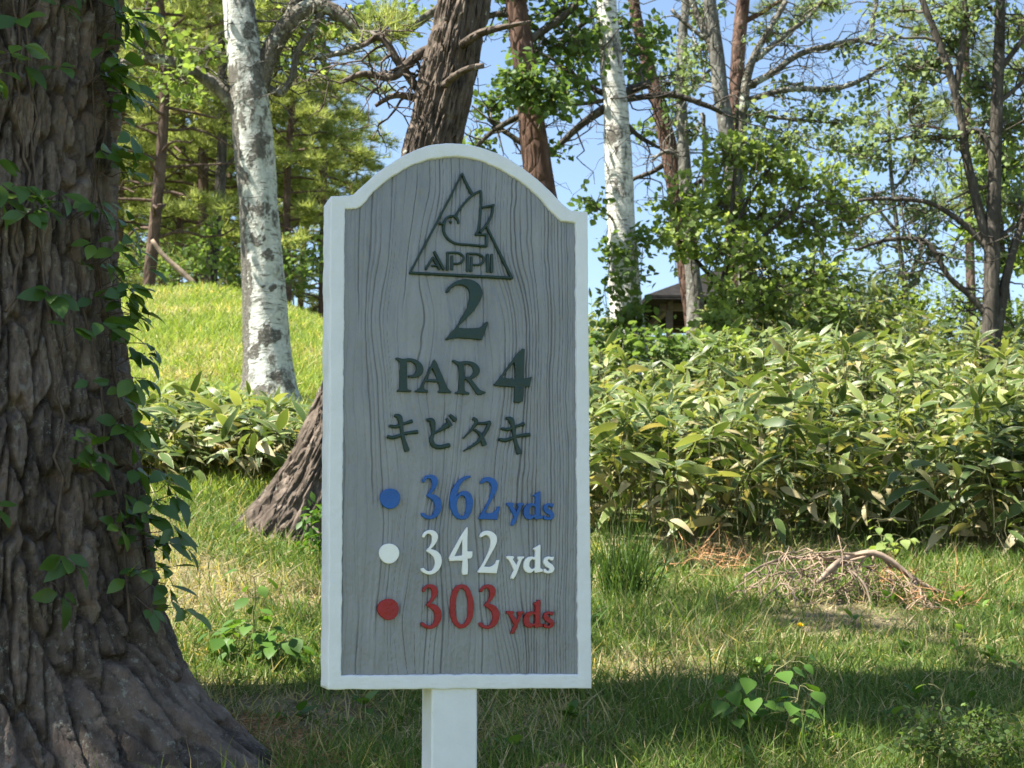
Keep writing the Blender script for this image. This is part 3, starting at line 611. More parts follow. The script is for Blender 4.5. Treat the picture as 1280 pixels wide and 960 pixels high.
def crown_blob(g, wood, fol, sk, cen, rad, ntips, per, T, L, wr, br=.012, flat=.5, drop=.2, kind='leaf', rsh=0.0, twigr=.004):
    cen = np.asarray(cen, float); rad = np.asarray(rad, float)
    s = skeleton_nearest(sk, cen); p = wiggle(g, s[:3], cen, 9, .05, .05)
    tube(wood, p, np.linspace(min(br * 1.6, s[3] * .6), br * .6, 9), 5)
    base = np.vstack([p[3:], p[5:]])
    for k in range(ntips):
        q = nrm(rdir(g, 1))[0] * g.uniform(.25, 1) ** .5 * rad; tip = cen + q
        st = base[g.integers(len(base))]
        pp = wiggle(g, st, tip, 6, .07, .04)
        tube(wood, pp, np.linspace(br * .45, twigr, 6), 4, cap=False)
        out = nrm((tip - st)[None])[0]
        if kind == 'leaf':
            n = max(2, int(per * g.uniform(.6, 1.4)))
            t = g.uniform(.35, 1.05, n); pos = st + (tip - st) * t[:, None] + g.normal(0, L * .95, (n, 3)) * np.array([1, 1, .7])
            d = nrm(out * .6 + rdir(g, n) * .9 + np.array([0, 0, -drop])); nv = nrm(rdir(g, n) * flat + np.array([0, 0, 1.0]))
            sz = L * g.uniform(.65, 1.25, n); leaves(fol, T, pos, d, nv, sz, sz * wr, np.clip(g.beta(2, 2.2, n) + rsh, 0, 1), g.uniform(0, .35, n))
        else:
            for q in range(per):
                t = .45 + .6 * (q + g.random()) / per; c0 = st + (tip - st) * t + g.normal(0, L * .25, 3)
                n = 15; d = nrm(out * .55 + rdir(g, n, -.5, 1) * .85 + np.array([0, 0, .25])); sz = L * g.uniform(.7, 1.2, n)
                leaves(fol, T_NEEDLE, np.repeat(c0[None], n, 0), d, rdir(g, n), sz, sz * wr, np.clip(g.normal(.5 + rsh, .2) + g.normal(0, .08, n), 0, 1))
def pxpath(pts, d):                     # rows (px, py, width px[, depth offset]) -> world points + radius
    out = []
    for q in pts:
        Y = d + (q[3] if len(q) > 3 else 0); w = P(q[0], q[1], Y); out.append((*w, q[2] * .5 * Y / FPX * 1.01))
    return np.array(out)
def make_tree(name, label, d, trunk, bark, limbs=(), blobs=(), leaf='leaf_green', T=T_LEAF, L=.07, wr=.6, group=None, seed=0, cat='tree', rough=.12, limb_mat=None, kind='leaf', rsh=0.0, flare_=1.35, br=.012, flat=.8, stubs=(), seg=20, twigr=.004, top=None, dens=1.5, hires=None):
    g = np.random.default_rng(seed + 100)
    tp = pxpath(trunk, d)               # top -> bottom order not required; first row is the base
    base = tp[0, :3].copy(); gz = float(H(base[0], base[1]))
    if base[2] > gz - .05:
        dirn = tp[0, :3] - tp[1, :3]; dirn /= max(abs(dirn[2]), .2); ext = tp[0, :3] + dirn * (base[2] - gz + .12)
        tp = np.vstack([np.r_[ext, tp[0, 3] * flare_], tp])
    if top is not None: tp = np.vstack([tp, [(*q[:3], q[3]) for q in top]])
    loc0 = np.array([tp[0, 0], tp[0, 1], float(H(tp[0, 0], tp[0, 1]))])
    root = thing(name, loc0, label, cat, group)
    q = smooth_path(tp, max(30, 8 * len(tp))); mb = MB()
    zz_ = q[:, 2] - loc0[2]; q[:, 3] *= 1 + (flare_ - 1) * np.exp(-np.maximum(zz_, 0) / .25)
    if hires == 'birch':
        q2 = smooth_path(q, 420); tube(mb, q2[:, :3], q2[:, 3], 72, .10, seed, cap=False); vv = mb.v[-1]; ax = np.repeat(q2, 72, 0)
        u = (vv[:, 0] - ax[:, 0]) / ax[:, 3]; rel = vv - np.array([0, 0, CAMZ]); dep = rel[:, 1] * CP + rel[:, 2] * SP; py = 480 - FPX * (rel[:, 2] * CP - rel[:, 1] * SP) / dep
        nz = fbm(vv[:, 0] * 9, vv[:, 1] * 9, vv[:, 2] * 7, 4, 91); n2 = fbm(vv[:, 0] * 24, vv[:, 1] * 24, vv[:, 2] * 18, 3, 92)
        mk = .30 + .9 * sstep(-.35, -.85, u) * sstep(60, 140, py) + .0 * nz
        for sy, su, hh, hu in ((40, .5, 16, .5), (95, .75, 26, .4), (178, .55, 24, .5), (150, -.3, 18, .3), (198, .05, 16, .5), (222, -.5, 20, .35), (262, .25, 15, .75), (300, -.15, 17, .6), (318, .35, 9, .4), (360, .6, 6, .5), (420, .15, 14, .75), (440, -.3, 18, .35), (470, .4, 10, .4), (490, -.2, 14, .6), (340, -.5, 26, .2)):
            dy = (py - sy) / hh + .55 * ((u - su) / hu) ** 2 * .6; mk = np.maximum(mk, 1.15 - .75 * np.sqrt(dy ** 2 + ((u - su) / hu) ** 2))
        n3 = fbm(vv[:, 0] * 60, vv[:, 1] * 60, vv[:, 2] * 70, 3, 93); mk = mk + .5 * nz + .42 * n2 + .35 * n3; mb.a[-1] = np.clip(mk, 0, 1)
    elif hires: bark_tube(mb, q, *hires)
    else: tube(mb, q[:, :3], q[:, 3], seg, rough, seed)
    for sb in stubs:
        s_ = smooth_path(pxpath(sb, d), 10); tube(mb, s_[:, :3], s_[:, 3], 7, .15, seed + 3)
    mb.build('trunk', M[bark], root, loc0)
    sk = [q]; wood = MB(); fol = MB()
    for k, lm in enumerate(limbs):
        l = smooth_path(pxpath(lm, d), 5 * len(lm)); l[:, :3] += np.cumsum(g.normal(0, .003 * d / 15, (len(l), 3)), 0) * np.linspace(0, 1, len(l))[:, None]
        sk.append(l); lb = MB(); tube(lb, l[:, :3], l[:, 3], 9, .12, seed + k)
        for t in range(3, len(l), 2):   # bare side twigs
            e = l[t, :3] + nrm(rdir(g, 1))[0] * np.array([1, .6, .8]) * g.uniform(.25, .95) * d / 15
            tw_ = wiggle(g, l[t, :3], e, 7, .09, .03); tube(lb, tw_, np.linspace(min(l[t, 3] * .45, .011), .003, 7), 4, cap=False)
            for z in (3, 5):
                e = tw_[z] + (tw_[6] - tw_[0]) * .35 + nrm(rdir(g, 1))[0] * g.uniform(.12, .4) * d / 15; tube(lb, wiggle(g, tw_[z], e, 5, .1, .03), np.linspace(.005, .002, 5), 3, cap=False)
        lb.build('branch', M[limb_mat or bark], root, loc0)
    sk = np.vstack(sk)
    for B in blobs:                     # (px, py, rx px, ry px, depth offset, tips, leaves per tip)
        Y = d + B[4]; cen = P(B[0], B[1], Y); k = Y / FPX
        wood = MB(); crown_blob(g, wood, fol, sk, cen, (B[2] * k * 1.25, max(B[2], B[3]) * k * .9, B[3] * k * 1.3), int(B[5] * dens), B[6], T, L, wr, br, flat, kind=kind, rsh=rsh, twigr=twigr)
        wood.build('branch', M['twig'], root, loc0)
    fol.build('crown', M[leaf], root, loc0)
    return root
g = np.random.default_rng(5)
# crown of the near tree, above the picture
wood, fol = MB(), MB(); sk = np.c_[pth, np.linspace(.43, .12, 20)]
def big_blob(c_, rad, n, per):
    w = MB(); crown_blob(g, w, fol, sk, c_, rad, n, per, T_LEAF, .12, .6, .016); w.build('branch', M['twig'], big, tb)
for k in range(13):
    a = g.uniform(0, 2 * np.pi); rr = 3.4 * math.sqrt(g.random()); z = 6.2 + 5.5 * g.random()
    big_blob(np.array([TC[0] - .5 + rr * math.cos(a), TC[1] - 1.9 + rr * math.sin(a), z]), (1.25, 1.25, .5), 8, 7)
for k in range(9):                      # unseen dense bough, added on the sun's line to shade the sign
    z = 6.2 + .35 * k; t = (z - 1.7) / SUN_DIR[2]; c_ = np.array([-.12, 3.45, 1.7]) + SUN_DIR * t
    big_blob(c_ + g.normal(0, .12, 3), (.75, .75, .5), 24, 20)
for k in range(8):                      # unseen bough, added toward the sun to keep the root flare shaded
    z = 5.6 + .5 * k; c_ = np.array([-1.15, 4.55, 1.15]) + SUN_DIR * ((z - 1.15) / SUN_DIR[2])
    big_blob(c_ + g.normal(0, .25, 3), (.75, .75, .5), 11, 10)
for k in range(12):                     # unseen loose sprays, added to break up the sun on the grass
    big_blob(np.array([-3.3 + g.uniform(-1.9, 1.9), 5.6 + g.uniform(-.7, 1.1), 7.0 + g.uniform(0, 2.6)]), (.7, .55, .4), 6, 9)
fol.build('crown', M['leaf_green'], big, tb)

# ------------------------------------------------------------------ mid-distance trees
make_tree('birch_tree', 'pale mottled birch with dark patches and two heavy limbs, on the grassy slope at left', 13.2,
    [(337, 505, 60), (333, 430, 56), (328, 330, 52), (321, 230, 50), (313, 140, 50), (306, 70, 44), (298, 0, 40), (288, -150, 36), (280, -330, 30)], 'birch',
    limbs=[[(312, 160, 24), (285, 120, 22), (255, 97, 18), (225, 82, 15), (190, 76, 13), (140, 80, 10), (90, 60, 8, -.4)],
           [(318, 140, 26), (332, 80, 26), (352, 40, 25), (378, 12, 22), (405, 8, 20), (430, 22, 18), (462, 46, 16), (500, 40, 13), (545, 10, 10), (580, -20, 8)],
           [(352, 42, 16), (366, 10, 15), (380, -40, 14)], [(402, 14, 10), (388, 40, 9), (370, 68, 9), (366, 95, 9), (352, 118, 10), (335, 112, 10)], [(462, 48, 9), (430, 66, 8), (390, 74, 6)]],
    blobs=[(420, 30, 70, 25, .3, 14, 8), (500, 15, 60, 22, .2, 12, 8), (385, 70, 40, 22, .4, 8, 7), (255, 60, 40, 22, 0, 8, 7), (215, 100, 40, 20, -.3, 9, 7), (180, 30, 45, 30, 0, 9, 8), (235, 120, 25, 15, .4, 6, 6), (330, -60, 120, 50, 0, 7, 10), (300, -300, 160, 60, .8, 5, 9), (-60, -210, 110, 60, .3, 6, 10), (60, -260, 110, 60, 1.5, 6, 10), (450, -160, 130, 70, .5, 5, 10)],  # the far-left clusters high out of view are added to dapple the slope
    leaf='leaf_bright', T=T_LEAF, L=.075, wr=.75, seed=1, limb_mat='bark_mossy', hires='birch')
make_tree('pine_tree', 'thick leaning brown pine passing behind the arched sign', 8.2,
    [(366, 668, 104), (399, 600, 90), (440, 505, 84), (490, 350, 79), (540, 185, 72), (576, 20, 65), (598, -130, 58), (625, -400, 46), (660, -700, 30)], 'bark_pine',
    limbs=[[(548, 60, 18, .1), (520, 70, 14), (490, 95, 11), (455, 90, 8), (430, 100, 6)], [(535, 130, 12, .1), (500, 80, 11), (480, 50, 9), (455, 60, 6)], [(530, 125, 12, .1), (495, 118, 8), (470, 130, 5)]],
    stubs=[[(575, 58, 12, -.1), (600, 42, 11, -.3), (628, 34, 8, -.4), (664, 27, 4, -.4)], [(556, 106, 10, -.15), (570, 94, 9, -.3), (588, 85, 8, -.35), (605, 82, 7, -.35)], [(376, 640, 5, -.2), (388, 655, 4, -.3), (400, 668, 3, -.4)]],
    blobs=[(600, -330, 200, 90, 0, 9, 5), (500, -400, 200, 90, .5, 9, 5), (740, -420, 200, 90, 0, 9, 5), (470, 40, 50, 25, .6, 9, 4), (760, -520, 150, 60, .2, 20, 5), (900, -560, 160, 60, .6, 20, 5), (1040, -620, 160, 60, .2, 20, 5), (880, -760, 170, 60, -.3, 18, 5), (640, -640, 150, 60, -.2, 16, 5)],  # highest needle clusters, out of view, are added to dapple the bamboo grass
    leaf='needles', kind='needle', L=.14, wr=.045, seed=2, rough=.16, flare_=1.25, seg=40, br=.02, hires=(240, 900, .052, .34, .019, 70))
make_tree('pine_tree', 'red-brown pine trunk rising just right of the leaning pine, behind the arch', 15,
    [(700, 470, 42), (688, 330, 40), (676, 235, 37), (666, 160, 34), (655, 70, 30), (645, 0, 27), (632, -120, 27), (620, -330, 20)], 'bark_red',
    limbs=[[(655, 55, 12), (690, 30, 10), (720, 5, 8), (760, -40, 6)], [(662, 140, 10), (640, 150, 8), (610, 170, 6), (585, 200, 5)], [(650, 20, 10), (620, 18, 8), (590, 30, 6)], [(668, 190, 8), (640, 170, 7), (612, 150, 5)]],
    blobs=[(655, 105, 38, 25, -.6, 16, 12), (690, 125, 30, 15, -.6, 9, 9), (620, 130, 25, 20, .3, 8, 8), (600, 175, 28, 18, .3, 7, 7), (700, 15, 50, 25, .2, 14, 9), (680, 60, 45, 20, .3, 10, 8), (725, 65, 35, 20, .3, 9, 8), (715, 110, 30, 16, .3, 8, 8), (640, 30, 30, 18, .4, 7, 8), (690, 190, 20, 12, .3, 4, 6), (620, -30, 60, 30, 0, 12, 9), (700, -120, 150, 70, 0, 9, 10)],
    leaf='leaf_green', L=.08, wr=.75, dens=2.4, seed=3, limb_mat='bark_dark')
make_tree('birch_tree', 'slim bright white birch standing right of the sign against the sky', 16,
    [(785, 415, 44), (779, 330, 38), (773, 210, 35), (768, 120, 31), (762, 50, 27), (757, 0, 26), (750, -120, 23), (742, -320, 16)], 'birch_white',
    limbs=[[(768, 128, 13), (745, 142, 11), (715, 165, 9), (690, 186, 7), (660, 200, 4)], [(768, 120, 9), (745, 112, 8), (715, 90, 7), (690, 70, 5), (670, 62, 4)], [(770, 124, 14), (790, 112, 12), (815, 105, 10)], [(770, 126, 9), (800, 122, 8), (840, 118, 8), (875, 128, 7), (900, 140, 5)], [(778, 150, 7), (800, 172, 6), (825, 185, 4)], [(760, 125, 6), (725, 130, 5), (690, 132, 4), (660, 140, 3)], [(757, 10, 8), (735, 25, 7), (700, 55, 6), (680, 85, 4)]],
    blobs=[(735, 45, 30, 18, 0, 9, 8), (800, 70, 28, 22, .5, 9, 8), (790, 30, 35, 20, .5, 9, 8), (742, 255, 22, 12, -.3, 6, 6), (790, 88, 28, 14, .4, 6, 6), (715, 95, 25, 12, 0, 6, 6), (740, -60, 70, 35, 0, 5, 9), (760, -220, 120, 80, 0, 9, 11)],
    leaf='leaf_green', L=.085, wr=.78, dens=2.3, seed=4, limb_mat='bark_dark')
make_tree('pine_tree', 'thin reddish crooked pine trunk immediately right of the white birch', 19,
    [(868, 400, 24), (858, 330, 24), (845, 240, 23), (833, 170, 21), (818, 110, 17), (804, 60, 15), (792, 0, 14), (780, -120, 12), (770, -260, 9)], 'bark_red',
    limbs=[[(838, 200, 8), (815, 215, 6), (790, 225, 5), (765, 245, 4)], [(845, 245, 8), (880, 225, 6), (900, 210, 4)]],
    blobs=[(825, 45, 24, 20, .3, 8, 8), (838, 105, 22, 20, .4, 8, 7), (812, 160, 16, 12, .3, 5, 6), (845, 140, 18, 14, -.4, 5, 7), (790, -100, 100, 60, 0, 7, 10)], leaf='leaf_green', L=.09, wr=.78, dens=2.4, seed=5, limb_mat='bark_dark')
make_tree('birch_tree', 'grey forked birch whose stem leans left out of the maple bush', 17.5,
    [(948, 425, 32), (940, 380, 28), (925, 290, 22), (912, 190, 21), (903, 130, 20), (896, 70, 19), (888, 10, 17), (880, -80, 14), (870, -240, 10)], 'bark_gray',
    limbs=[[(905, 140, 14), (900, 95, 13), (888, 55, 11), (872, 20, 9), (860, -20, 8)], [(922, 250, 16), (926, 170, 15), (932, 110, 13), (944, 70, 10), (965, 35, 8), (985, 0, 7)], [(934, 108, 10), (965, 92, 9), (1000, 68, 8), (1050, 54, 8), (1085, 46, 7), (1092, 25, 6), (1097, -10, 5)], [(935, 125, 8), (985, 112, 8), (1040, 112, 7), (1075, 102, 6), (1110, 80, 4), (1150, 60, 3)], [(944, 75, 8), (985, 42, 7), (1010, 25, 5), (1040, -10, 4)], [(900, 60, 7), (870, 40, 6), (840, 10, 5)], [(935, 128, 6), (960, 145, 5), (1000, 150, 4), (1050, 155, 3)], [(1075, 50, 5), (1105, 60, 4), (1130, 62, 3)]],
    blobs=[(1000, 20, 30, 16, .3, 7, 7), (985, 105, 25, 14, .4, 7, 7), (1010, 145, 35, 16, 0, 9, 8), (1030, 112, 30, 10, 0, 5, 5), (860, 100, 22, 18, .2, 8, 7), (945, 175, 28, 16, 0, 8, 9), (880, -60, 100, 40, 0, 6, 10), (900, -200, 150, 80, 0, 9, 11), (1040, 10, 25, 12, 0, 5, 5), (875, 70, 22, 25, .6, 8, 7), (960, 40, 30, 16, .2, 8, 7), (1060, 60, 34, 10, .1, 7, 6), (940, 145, 26, 14, 0, 7, 8), (985, 185, 34, 14, 0, 9, 8), (1050, 150, 30, 12, 0, 7, 7), (1090, 120, 24, 12, .3, 6, 7)], leaf='leaf_pale', L=.075, wr=.7, dens=2.4, seed=6, limb_mat='bark_mossy')
make_tree('birch_tree', 'slender grey birch stem between the reddish pine and the forked birch', 18.5,
    [(870, 440, 26), (869, 380, 22), (862, 300, 17), (855, 200, 16), (851, 110, 14), (854, 40, 12), (858, -10, 11), (860, -140, 8)], 'bark_gray',
    limbs=[[(853, 120, 6), (875, 100, 5), (890, 80, 4)], [(856, 200, 6), (835, 190, 5), (815, 200, 4)], [(862, 300, 6), (878, 250, 6), (880, 190, 6), (878, 140, 5)]],
    blobs=[(850, 75, 20, 20, 0, 7, 7), (865, 160, 18, 14, 0, 6, 7), (880, 15, 25, 18, .3, 8, 8), (860, -90, 60, 40, 0, 5, 9)], leaf='leaf_pale', L=.085, wr=.7, dens=2.4, seed=7)
make_tree('pine_tree', 'straight orange-red pine trunk behind the forked grey birch', 22,
    [(916, 420, 26), (918, 250, 21), (920, 130, 19), (924, 50, 18), (929, 0, 17), (936, -100, 14), (940, -260, 9)], 'bark_red',
    limbs=[[(924, 30, 8), (955, 15, 6), (985, -5, 4)]],
    blobs=[(985, 15, 40, 10, 0, 8, 4), (1035, 15, 35, 8, 0, 7, 4), (930, -90, 120, 40, 0, 7, 5), (940, -220, 140, 60, 0, 9, 5)], leaf='needles', kind='needle', L=.2, wr=.04, seed=8)
make_tree('maple_tree', 'bushy bright green maple in front of the pavilion', 16.5,
    [(905, 420, 10), (900, 380, 9), (910, 320, 8), (915, 260, 6), (920, 200, 4)], 'bark_dark',
    limbs=[[(905, 350, 6), (950, 300, 5), (1000, 260, 4)], [(900, 360, 6), (860, 310, 5), (835, 270, 3)], [(905, 370, 6), (960, 350, 5), (1020, 340, 3)], [(912, 300, 6), (940, 240, 4), (970, 200, 3)]],
    blobs=[(915, 372, 34, 26, -0.6, 16, 9), (895, 398, 30, 14, -0.8, 10, 9), (850, 255, 38, 37.7, -0.3, 22, 9), (850, 300, 40, 31.9, -0.5, 18, 9), (905, 200, 32, 37.7, 0, 20, 9), (950, 200, 42, 40.6, 0, 26, 9), (1000, 225, 38, 43.5, 0.3, 24, 9), (900, 255, 36, 37.7, 0.3, 22, 9), (950, 270, 45, 43.5, 0.3, 26, 9), (1010, 290, 40, 37.7, 0.3, 22, 9), (900, 310, 40, 34.8, -0.4, 20, 9), (960, 330, 45, 34.8, 0, 22, 9), (1020, 345, 45, 34.8, 0, 22, 9), (960, 375, 40, 26.1, -0.3, 18, 9), (1050, 240, 28, 40.6, 0.5, 18, 9), (1065, 280, 22, 29, 0.5, 11, 9), (1030, 385, 40, 23.2, -0.3, 14, 9)],
    leaf='leaf_bright', T=T_MAPLE, L=.072, wr=.95, seed=9, flat=1.1, dens=1.9, rsh=.25)
make_tree('broadleaf_tree', 'dark slender forking tree in the bamboo grass at the right edge', 14.5,
    [(1240, 455, 30), (1238, 420, 22), (1240, 320, 19), (1243, 220, 17), (1247, 110, 15), (1250, 30, 13), (1250, -30, 12), (1245, -160, 9)], 'bark_dark',
    limbs=[[(1240, 330, 13), (1225, 270, 12), (1206, 190, 11), (1200, 150, 10), (1185, 90, 10), (1166, 40, 9), (1150, 0, 8), (1130, -60, 6)], [(1195, 110, 9), (1203, 60, 9), (1208, 15, 8), (1195, -30, 6)], [(1240, 318, 8), (1215, 290, 8), (1190, 268, 7), (1160, 252, 6), (1115, 246, 5), (1075, 248, 4)], [(1238, 400, 8), (1215, 372, 8), (1185, 345, 7), (1165, 310, 7), (1150, 298, 6), (1110, 298, 5), (1070, 310, 4)], [(1242, 440, 14), (1252, 380, 13), (1262, 330, 11), (1280, 270, 10), (1300, 210, 9)], [(1243, 210, 8), (1225, 165, 7), (1190, 172, 6), (1140, 172, 5), (1100, 180, 3)], [(1248, 90, 8), (1270, 60, 7), (1290, 30, 5)], [(1246, 130, 7), (1270, 110, 6), (1300, 80, 5)], [(1250, 25, 7), (1230, 0, 6), (1215, -20, 5)], [(1244, 300, 7), (1265, 285, 6), (1290, 265, 5)]],
    blobs=[(1150, 80, 35, 25, .3, 16, 9), (1185, 50, 35, 25, .3, 14, 9), (1140, 120, 30, 20, 0, 12, 8), (1230, 110, 30, 30, .5, 16, 9), (1265, 160, 30, 35, .5, 18, 9), (1275, 40, 30, 30, .5, 14, 9), (1210, 20, 40, 25, 0, 14, 9), (1215, 240, 30, 30, .8, 12, 8), (1100, 50, 25, 14, 0, 6, 6), (1170, 175, 35, 18, 0, 9, 8), (1110, 165, 30, 12, 0, 7, 7), (1270, 260, 30, 35, .8, 16, 9), (1120, 90, 36, 18, .2, 8, 8), (1180, 10, 40, 22, .4, 12, 9), (1120, 15, 40, 14, .3, 8, 7), (1275, 100, 30, 30, .8, 12, 9), (1225, 170, 30, 30, 1, 12, 9), (1240, -80, 120, 60, 0, 9, 11), (1180, -200, 160, 80, 0, 9, 11)],
    leaf='leaf_pale', L=.072, wr=.6, seed=10, flat=.9, dens=2.3)
make_tree('broadleaf_tree', 'sparse spindly young tree with pale leaves between the maple and the forking tree', 20,
    [(1135, 400, 7), (1130, 350, 7), (1122, 290, 6), (1115, 230, 5), (1112, 180, 5), (1110, 120, 4)], 'bark_gray',
    limbs=[[(1135, 350, 5), (1150, 320, 4), (1160, 280, 3)], [(1122, 290, 4), (1085, 250, 4), (1050, 230, 3)], [(1115, 240, 4), (1140, 210, 3), (1165, 190, 3)], [(1112, 395, 7), (1130, 365, 6), (1150, 345, 5), (1170, 310, 4)]],
    blobs=[(1085, 195, 38, 24, 0, 20, 8), (1140, 200, 36, 24, 0, 18, 8), (1095, 245, 38, 20, 0, 14, 8), (1150, 255, 34, 20, 0, 12, 8), (1080, 150, 35, 18, 0, 12, 8), (1140, 300, 36, 18, 0, 13, 7), (1090, 305, 34, 18, 0, 12, 7), (1180, 320, 34, 18, 0, 12, 7), (1060, 185, 26, 18, .3, 11, 8), (1130, 340, 34, 14, 0, 10, 7), (1190, 220, 24, 18, .4, 8, 7), (1040, 170, 26, 14, .2, 8, 8), (1000, 165, 24, 12, .2, 7, 8), (1110, 365, 44, 14, 0, 12, 8), (1170, 280, 26, 18, .2, 9, 8)],
    leaf='leaf_pale', L=.085, wr=.6, seed=11, dens=1.9)
make_tree('maple_tree', 'yellow-green maple sapling behind the dark forking trunks at the right edge', 19,
    [(1262, 430, 9), (1258, 360, 8), (1252, 290, 6), (1255, 220, 4)], 'bark_dark', limbs=[[(1258, 340, 5), (1230, 300, 4), (1210, 280, 3)]],
    blobs=[(1225, 235, 22, 26, 0, 17, 8), (1262, 200, 26, 26, 0, 17, 8), (1225, 285, 22, 18, 0, 10, 8), (1275, 250, 26, 26, 0, 16, 8), (1290, 310, 26, 26, 0, 14, 8), (1225, 195, 16, 14, 0, 6, 8), (1262, 330, 24, 18, 0, 10, 8)],
    leaf='leaf_bright', T=T_MAPLE, L=.10, wr=.85, seed=12, dens=2.2)
make_tree('pine_tree', 'feathery dull green pine showing between the right-hand tree stems', 26,
    [(1215, 400, 12), (1212, 300, 11), (1210, 200, 10), (1208, 100, 9), (1206, 0, 8), (1204, -100, 6)], 'bark_far', limbs=[[(1210, 170, 4), (1170, 160, 4), (1135, 155, 3)], [(1210, 60, 4), (1160, 40, 3), (1120, 30, 3)], [(1210, 255, 4), (1170, 262, 3), (1125, 268, 3)]],
    blobs=[(1150, 150, 36, 14, 0, 10, 5), (1185, 130, 30, 16, 0, 9, 5), (1150, 30, 50, 14, 0, 11, 5), (1215, 60, 45, 22, 0, 12, 5), (1250, 90, 40, 25, 0, 11, 5), (1160, 265, 34, 8, 0, 7, 4), (1190, 250, 30, 10, 0, 7, 4), (1260, 140, 40, 25, 0, 11, 5), (1215, -20, 70, 25, 0, 14, 5)],
    leaf='needles', kind='needle', L=.22, wr=.04, seed=13, rsh=-.15, dens=1.6)

# ------------------------------------------------------------------ pines behind the grassy slope
def pine_meshes(seed, hgt=13.0):
    g = np.random.default_rng(seed); tr, fo = MB(), MB()
    p = smooth_path([(0, 0, -.3), (g.normal(0, .1), g.normal(0, .1), hgt * .35), (g.normal(0, .2), g.normal(0, .2), hgt * .7), (g.normal(0, .25), g.normal(0, .25), hgt)], 24)
    r = np.linspace(.125, .03, 24); tube(tr, p, r, 12, .1, seed)
    for k in range(84):
        z = 1.1 + (hgt - 1.6) * (k / 84) ** .9; c = np.array([np.interp(z, p[:, 2], p[:, 0]), np.interp(z, p[:, 2], p[:, 1]), z])
        a = k * 2.4 + g.normal(0, .4); ln = g.uniform(1.4, 3.0) * (1 - .55 * (z / hgt) ** 2)
        end = c + np.array([math.cos(a) * ln, math.sin(a) * ln, g.uniform(-.5, .35)]); q = wiggle(g, c, end, 8, .04, .06)
        tube(tr, q, np.linspace(.035, .008, 8), 5, cap=False)
        if (z < 3.6 and g.random() < .62) or (z > 7 and g.random() < .65): continue
        for s in range(17):
            t = g.uniform(.3, 1); st = c + (end - c) * t; out = nrm(((end - c) / ln + rdir(g, 1, -.3, .5)[0] * .9)[None])[0]
            tip = st + out * g.uniform(.25, .6)
            for w in range(3):
                n = 13; c0 = st + (tip - st) * (.35 + .33 * w); d = nrm(out * .6 + rdir(g, n, -.4, 1) * .8 + np.array([0, 0, .2])); sz = g.uniform(.18, .32, n)
                leaves(fo, T_NEEDLE, np.repeat(c0[None], n, 0), d, rdir(g, n), sz, sz * .085, np.clip(g.normal(.5, .2) + g.normal(0, .08, n), 0, 1))
    return tr.mesh('trunk'), fo.mesh('crown')
PM = [pine_meshes(s) for s in (201, 202, 203)]
for t_, c_ in PM: t_.materials.append(M['bark_far']); c_.materials.append(M['needles'])
def bgpine(px, Y, k, rz, sc, label):
    x = (px - 640) / FPX * Y; z = float(H(x, Y))
    o = thing('pine_tree', (x, Y, z), label, 'tree', 'pines in the wood behind the grassy slope', rz); o.scale = (sc, sc, sc)
    for nm, me in zip(('trunk', 'crown'), PM[k]):
        c = bpy.data.objects.new(nm, me); C.objects.link(c); c.parent = o
PINES = [(177, 28, 0, .3, 1.0, 'dark straight pine trunk next to the vine-clad giant, beyond the slope'), (209, 37, 1, 1.2, .95, 'thin dark pine trunk standing left of the leaning dead pole'),
    (193, 41, 2, 2.0, .9, 'faint sunlit pine trunk behind the dark straight one'), (285, 40, 0, 4.0, .95, 'slim pine just left of the mottled birch'),
    (357, 33, 1, 2.6, .85, 'reddish pine trunk just right of the mottled birch'), (400, 38, 2, .9, 1.0, 'pine whose trunk stands beside the left edge of the sign'),
    (140, 34, 1, 5.0, 1.1, 'pine half hidden by the vine leaves of the giant trunk'), (236, 46, 2, 3.3, 1.05, 'distant pine in the dark gap left of the ivied trunk'),
    (325, 44, 0, 1.8, 1.1, 'pine directly behind the mottled birch'), (448, 40, 1, .2, .55, 'pine peeping over the left shoulder of the sign'),
    (110, 44, 0, 2.2, 1.2, 'distant pine seen behind the giant trunk at left'), (255, 34, 1, 3.9, 1.15, 'tall pine crown filling the gap above the ivied trunk'), (380, 50, 0, 3.1, 1.1, 'farthest pine between the birch and the sign'), (60, 36, 2, 1.1, 1.1, 'pine hidden behind the giant trunk'), (165, 52, 1, 4.7, 1.2, 'farthest pine left of the dark straight trunk')]
for q in PINES: bgpine(*q)
make_tree('pine_tree', 'leaning trunk wrapped in bright ivy at the top of the slope', 29,
    [(263, 355, 16), (266, 320, 15), (272, 270, 14), (276, 220, 13), (278, 150, 12), (278, 60, 11), (276, -40, 9)], 'bark_dark', limbs=[[(276, 215, 6), (290, 200, 5), (300, 190, 3)]],
    blobs=[(262, 320, 10, 26, -.4, 9, 9), (264, 285, 8, 20, -.4, 6, 8), (280, -20, 70, 30, 0, 14, 6)], leaf='leaf_bright', L=.13, wr=.7, seed=14)
# leaning dead pole
mb = MB(); q = smooth_path(pxpath([(190, 300, 5, 0), (205, 320, 6), (225, 338, 7), (244, 356, 7)], 27.5), 14); tube(mb, q[:, :3], q[:, 3], 8, .1)
tag(mb.build('fallen_pole', M['deadwood']), 'bare pale dead pole leaning at the top of the grassy slope', 'dead branch')

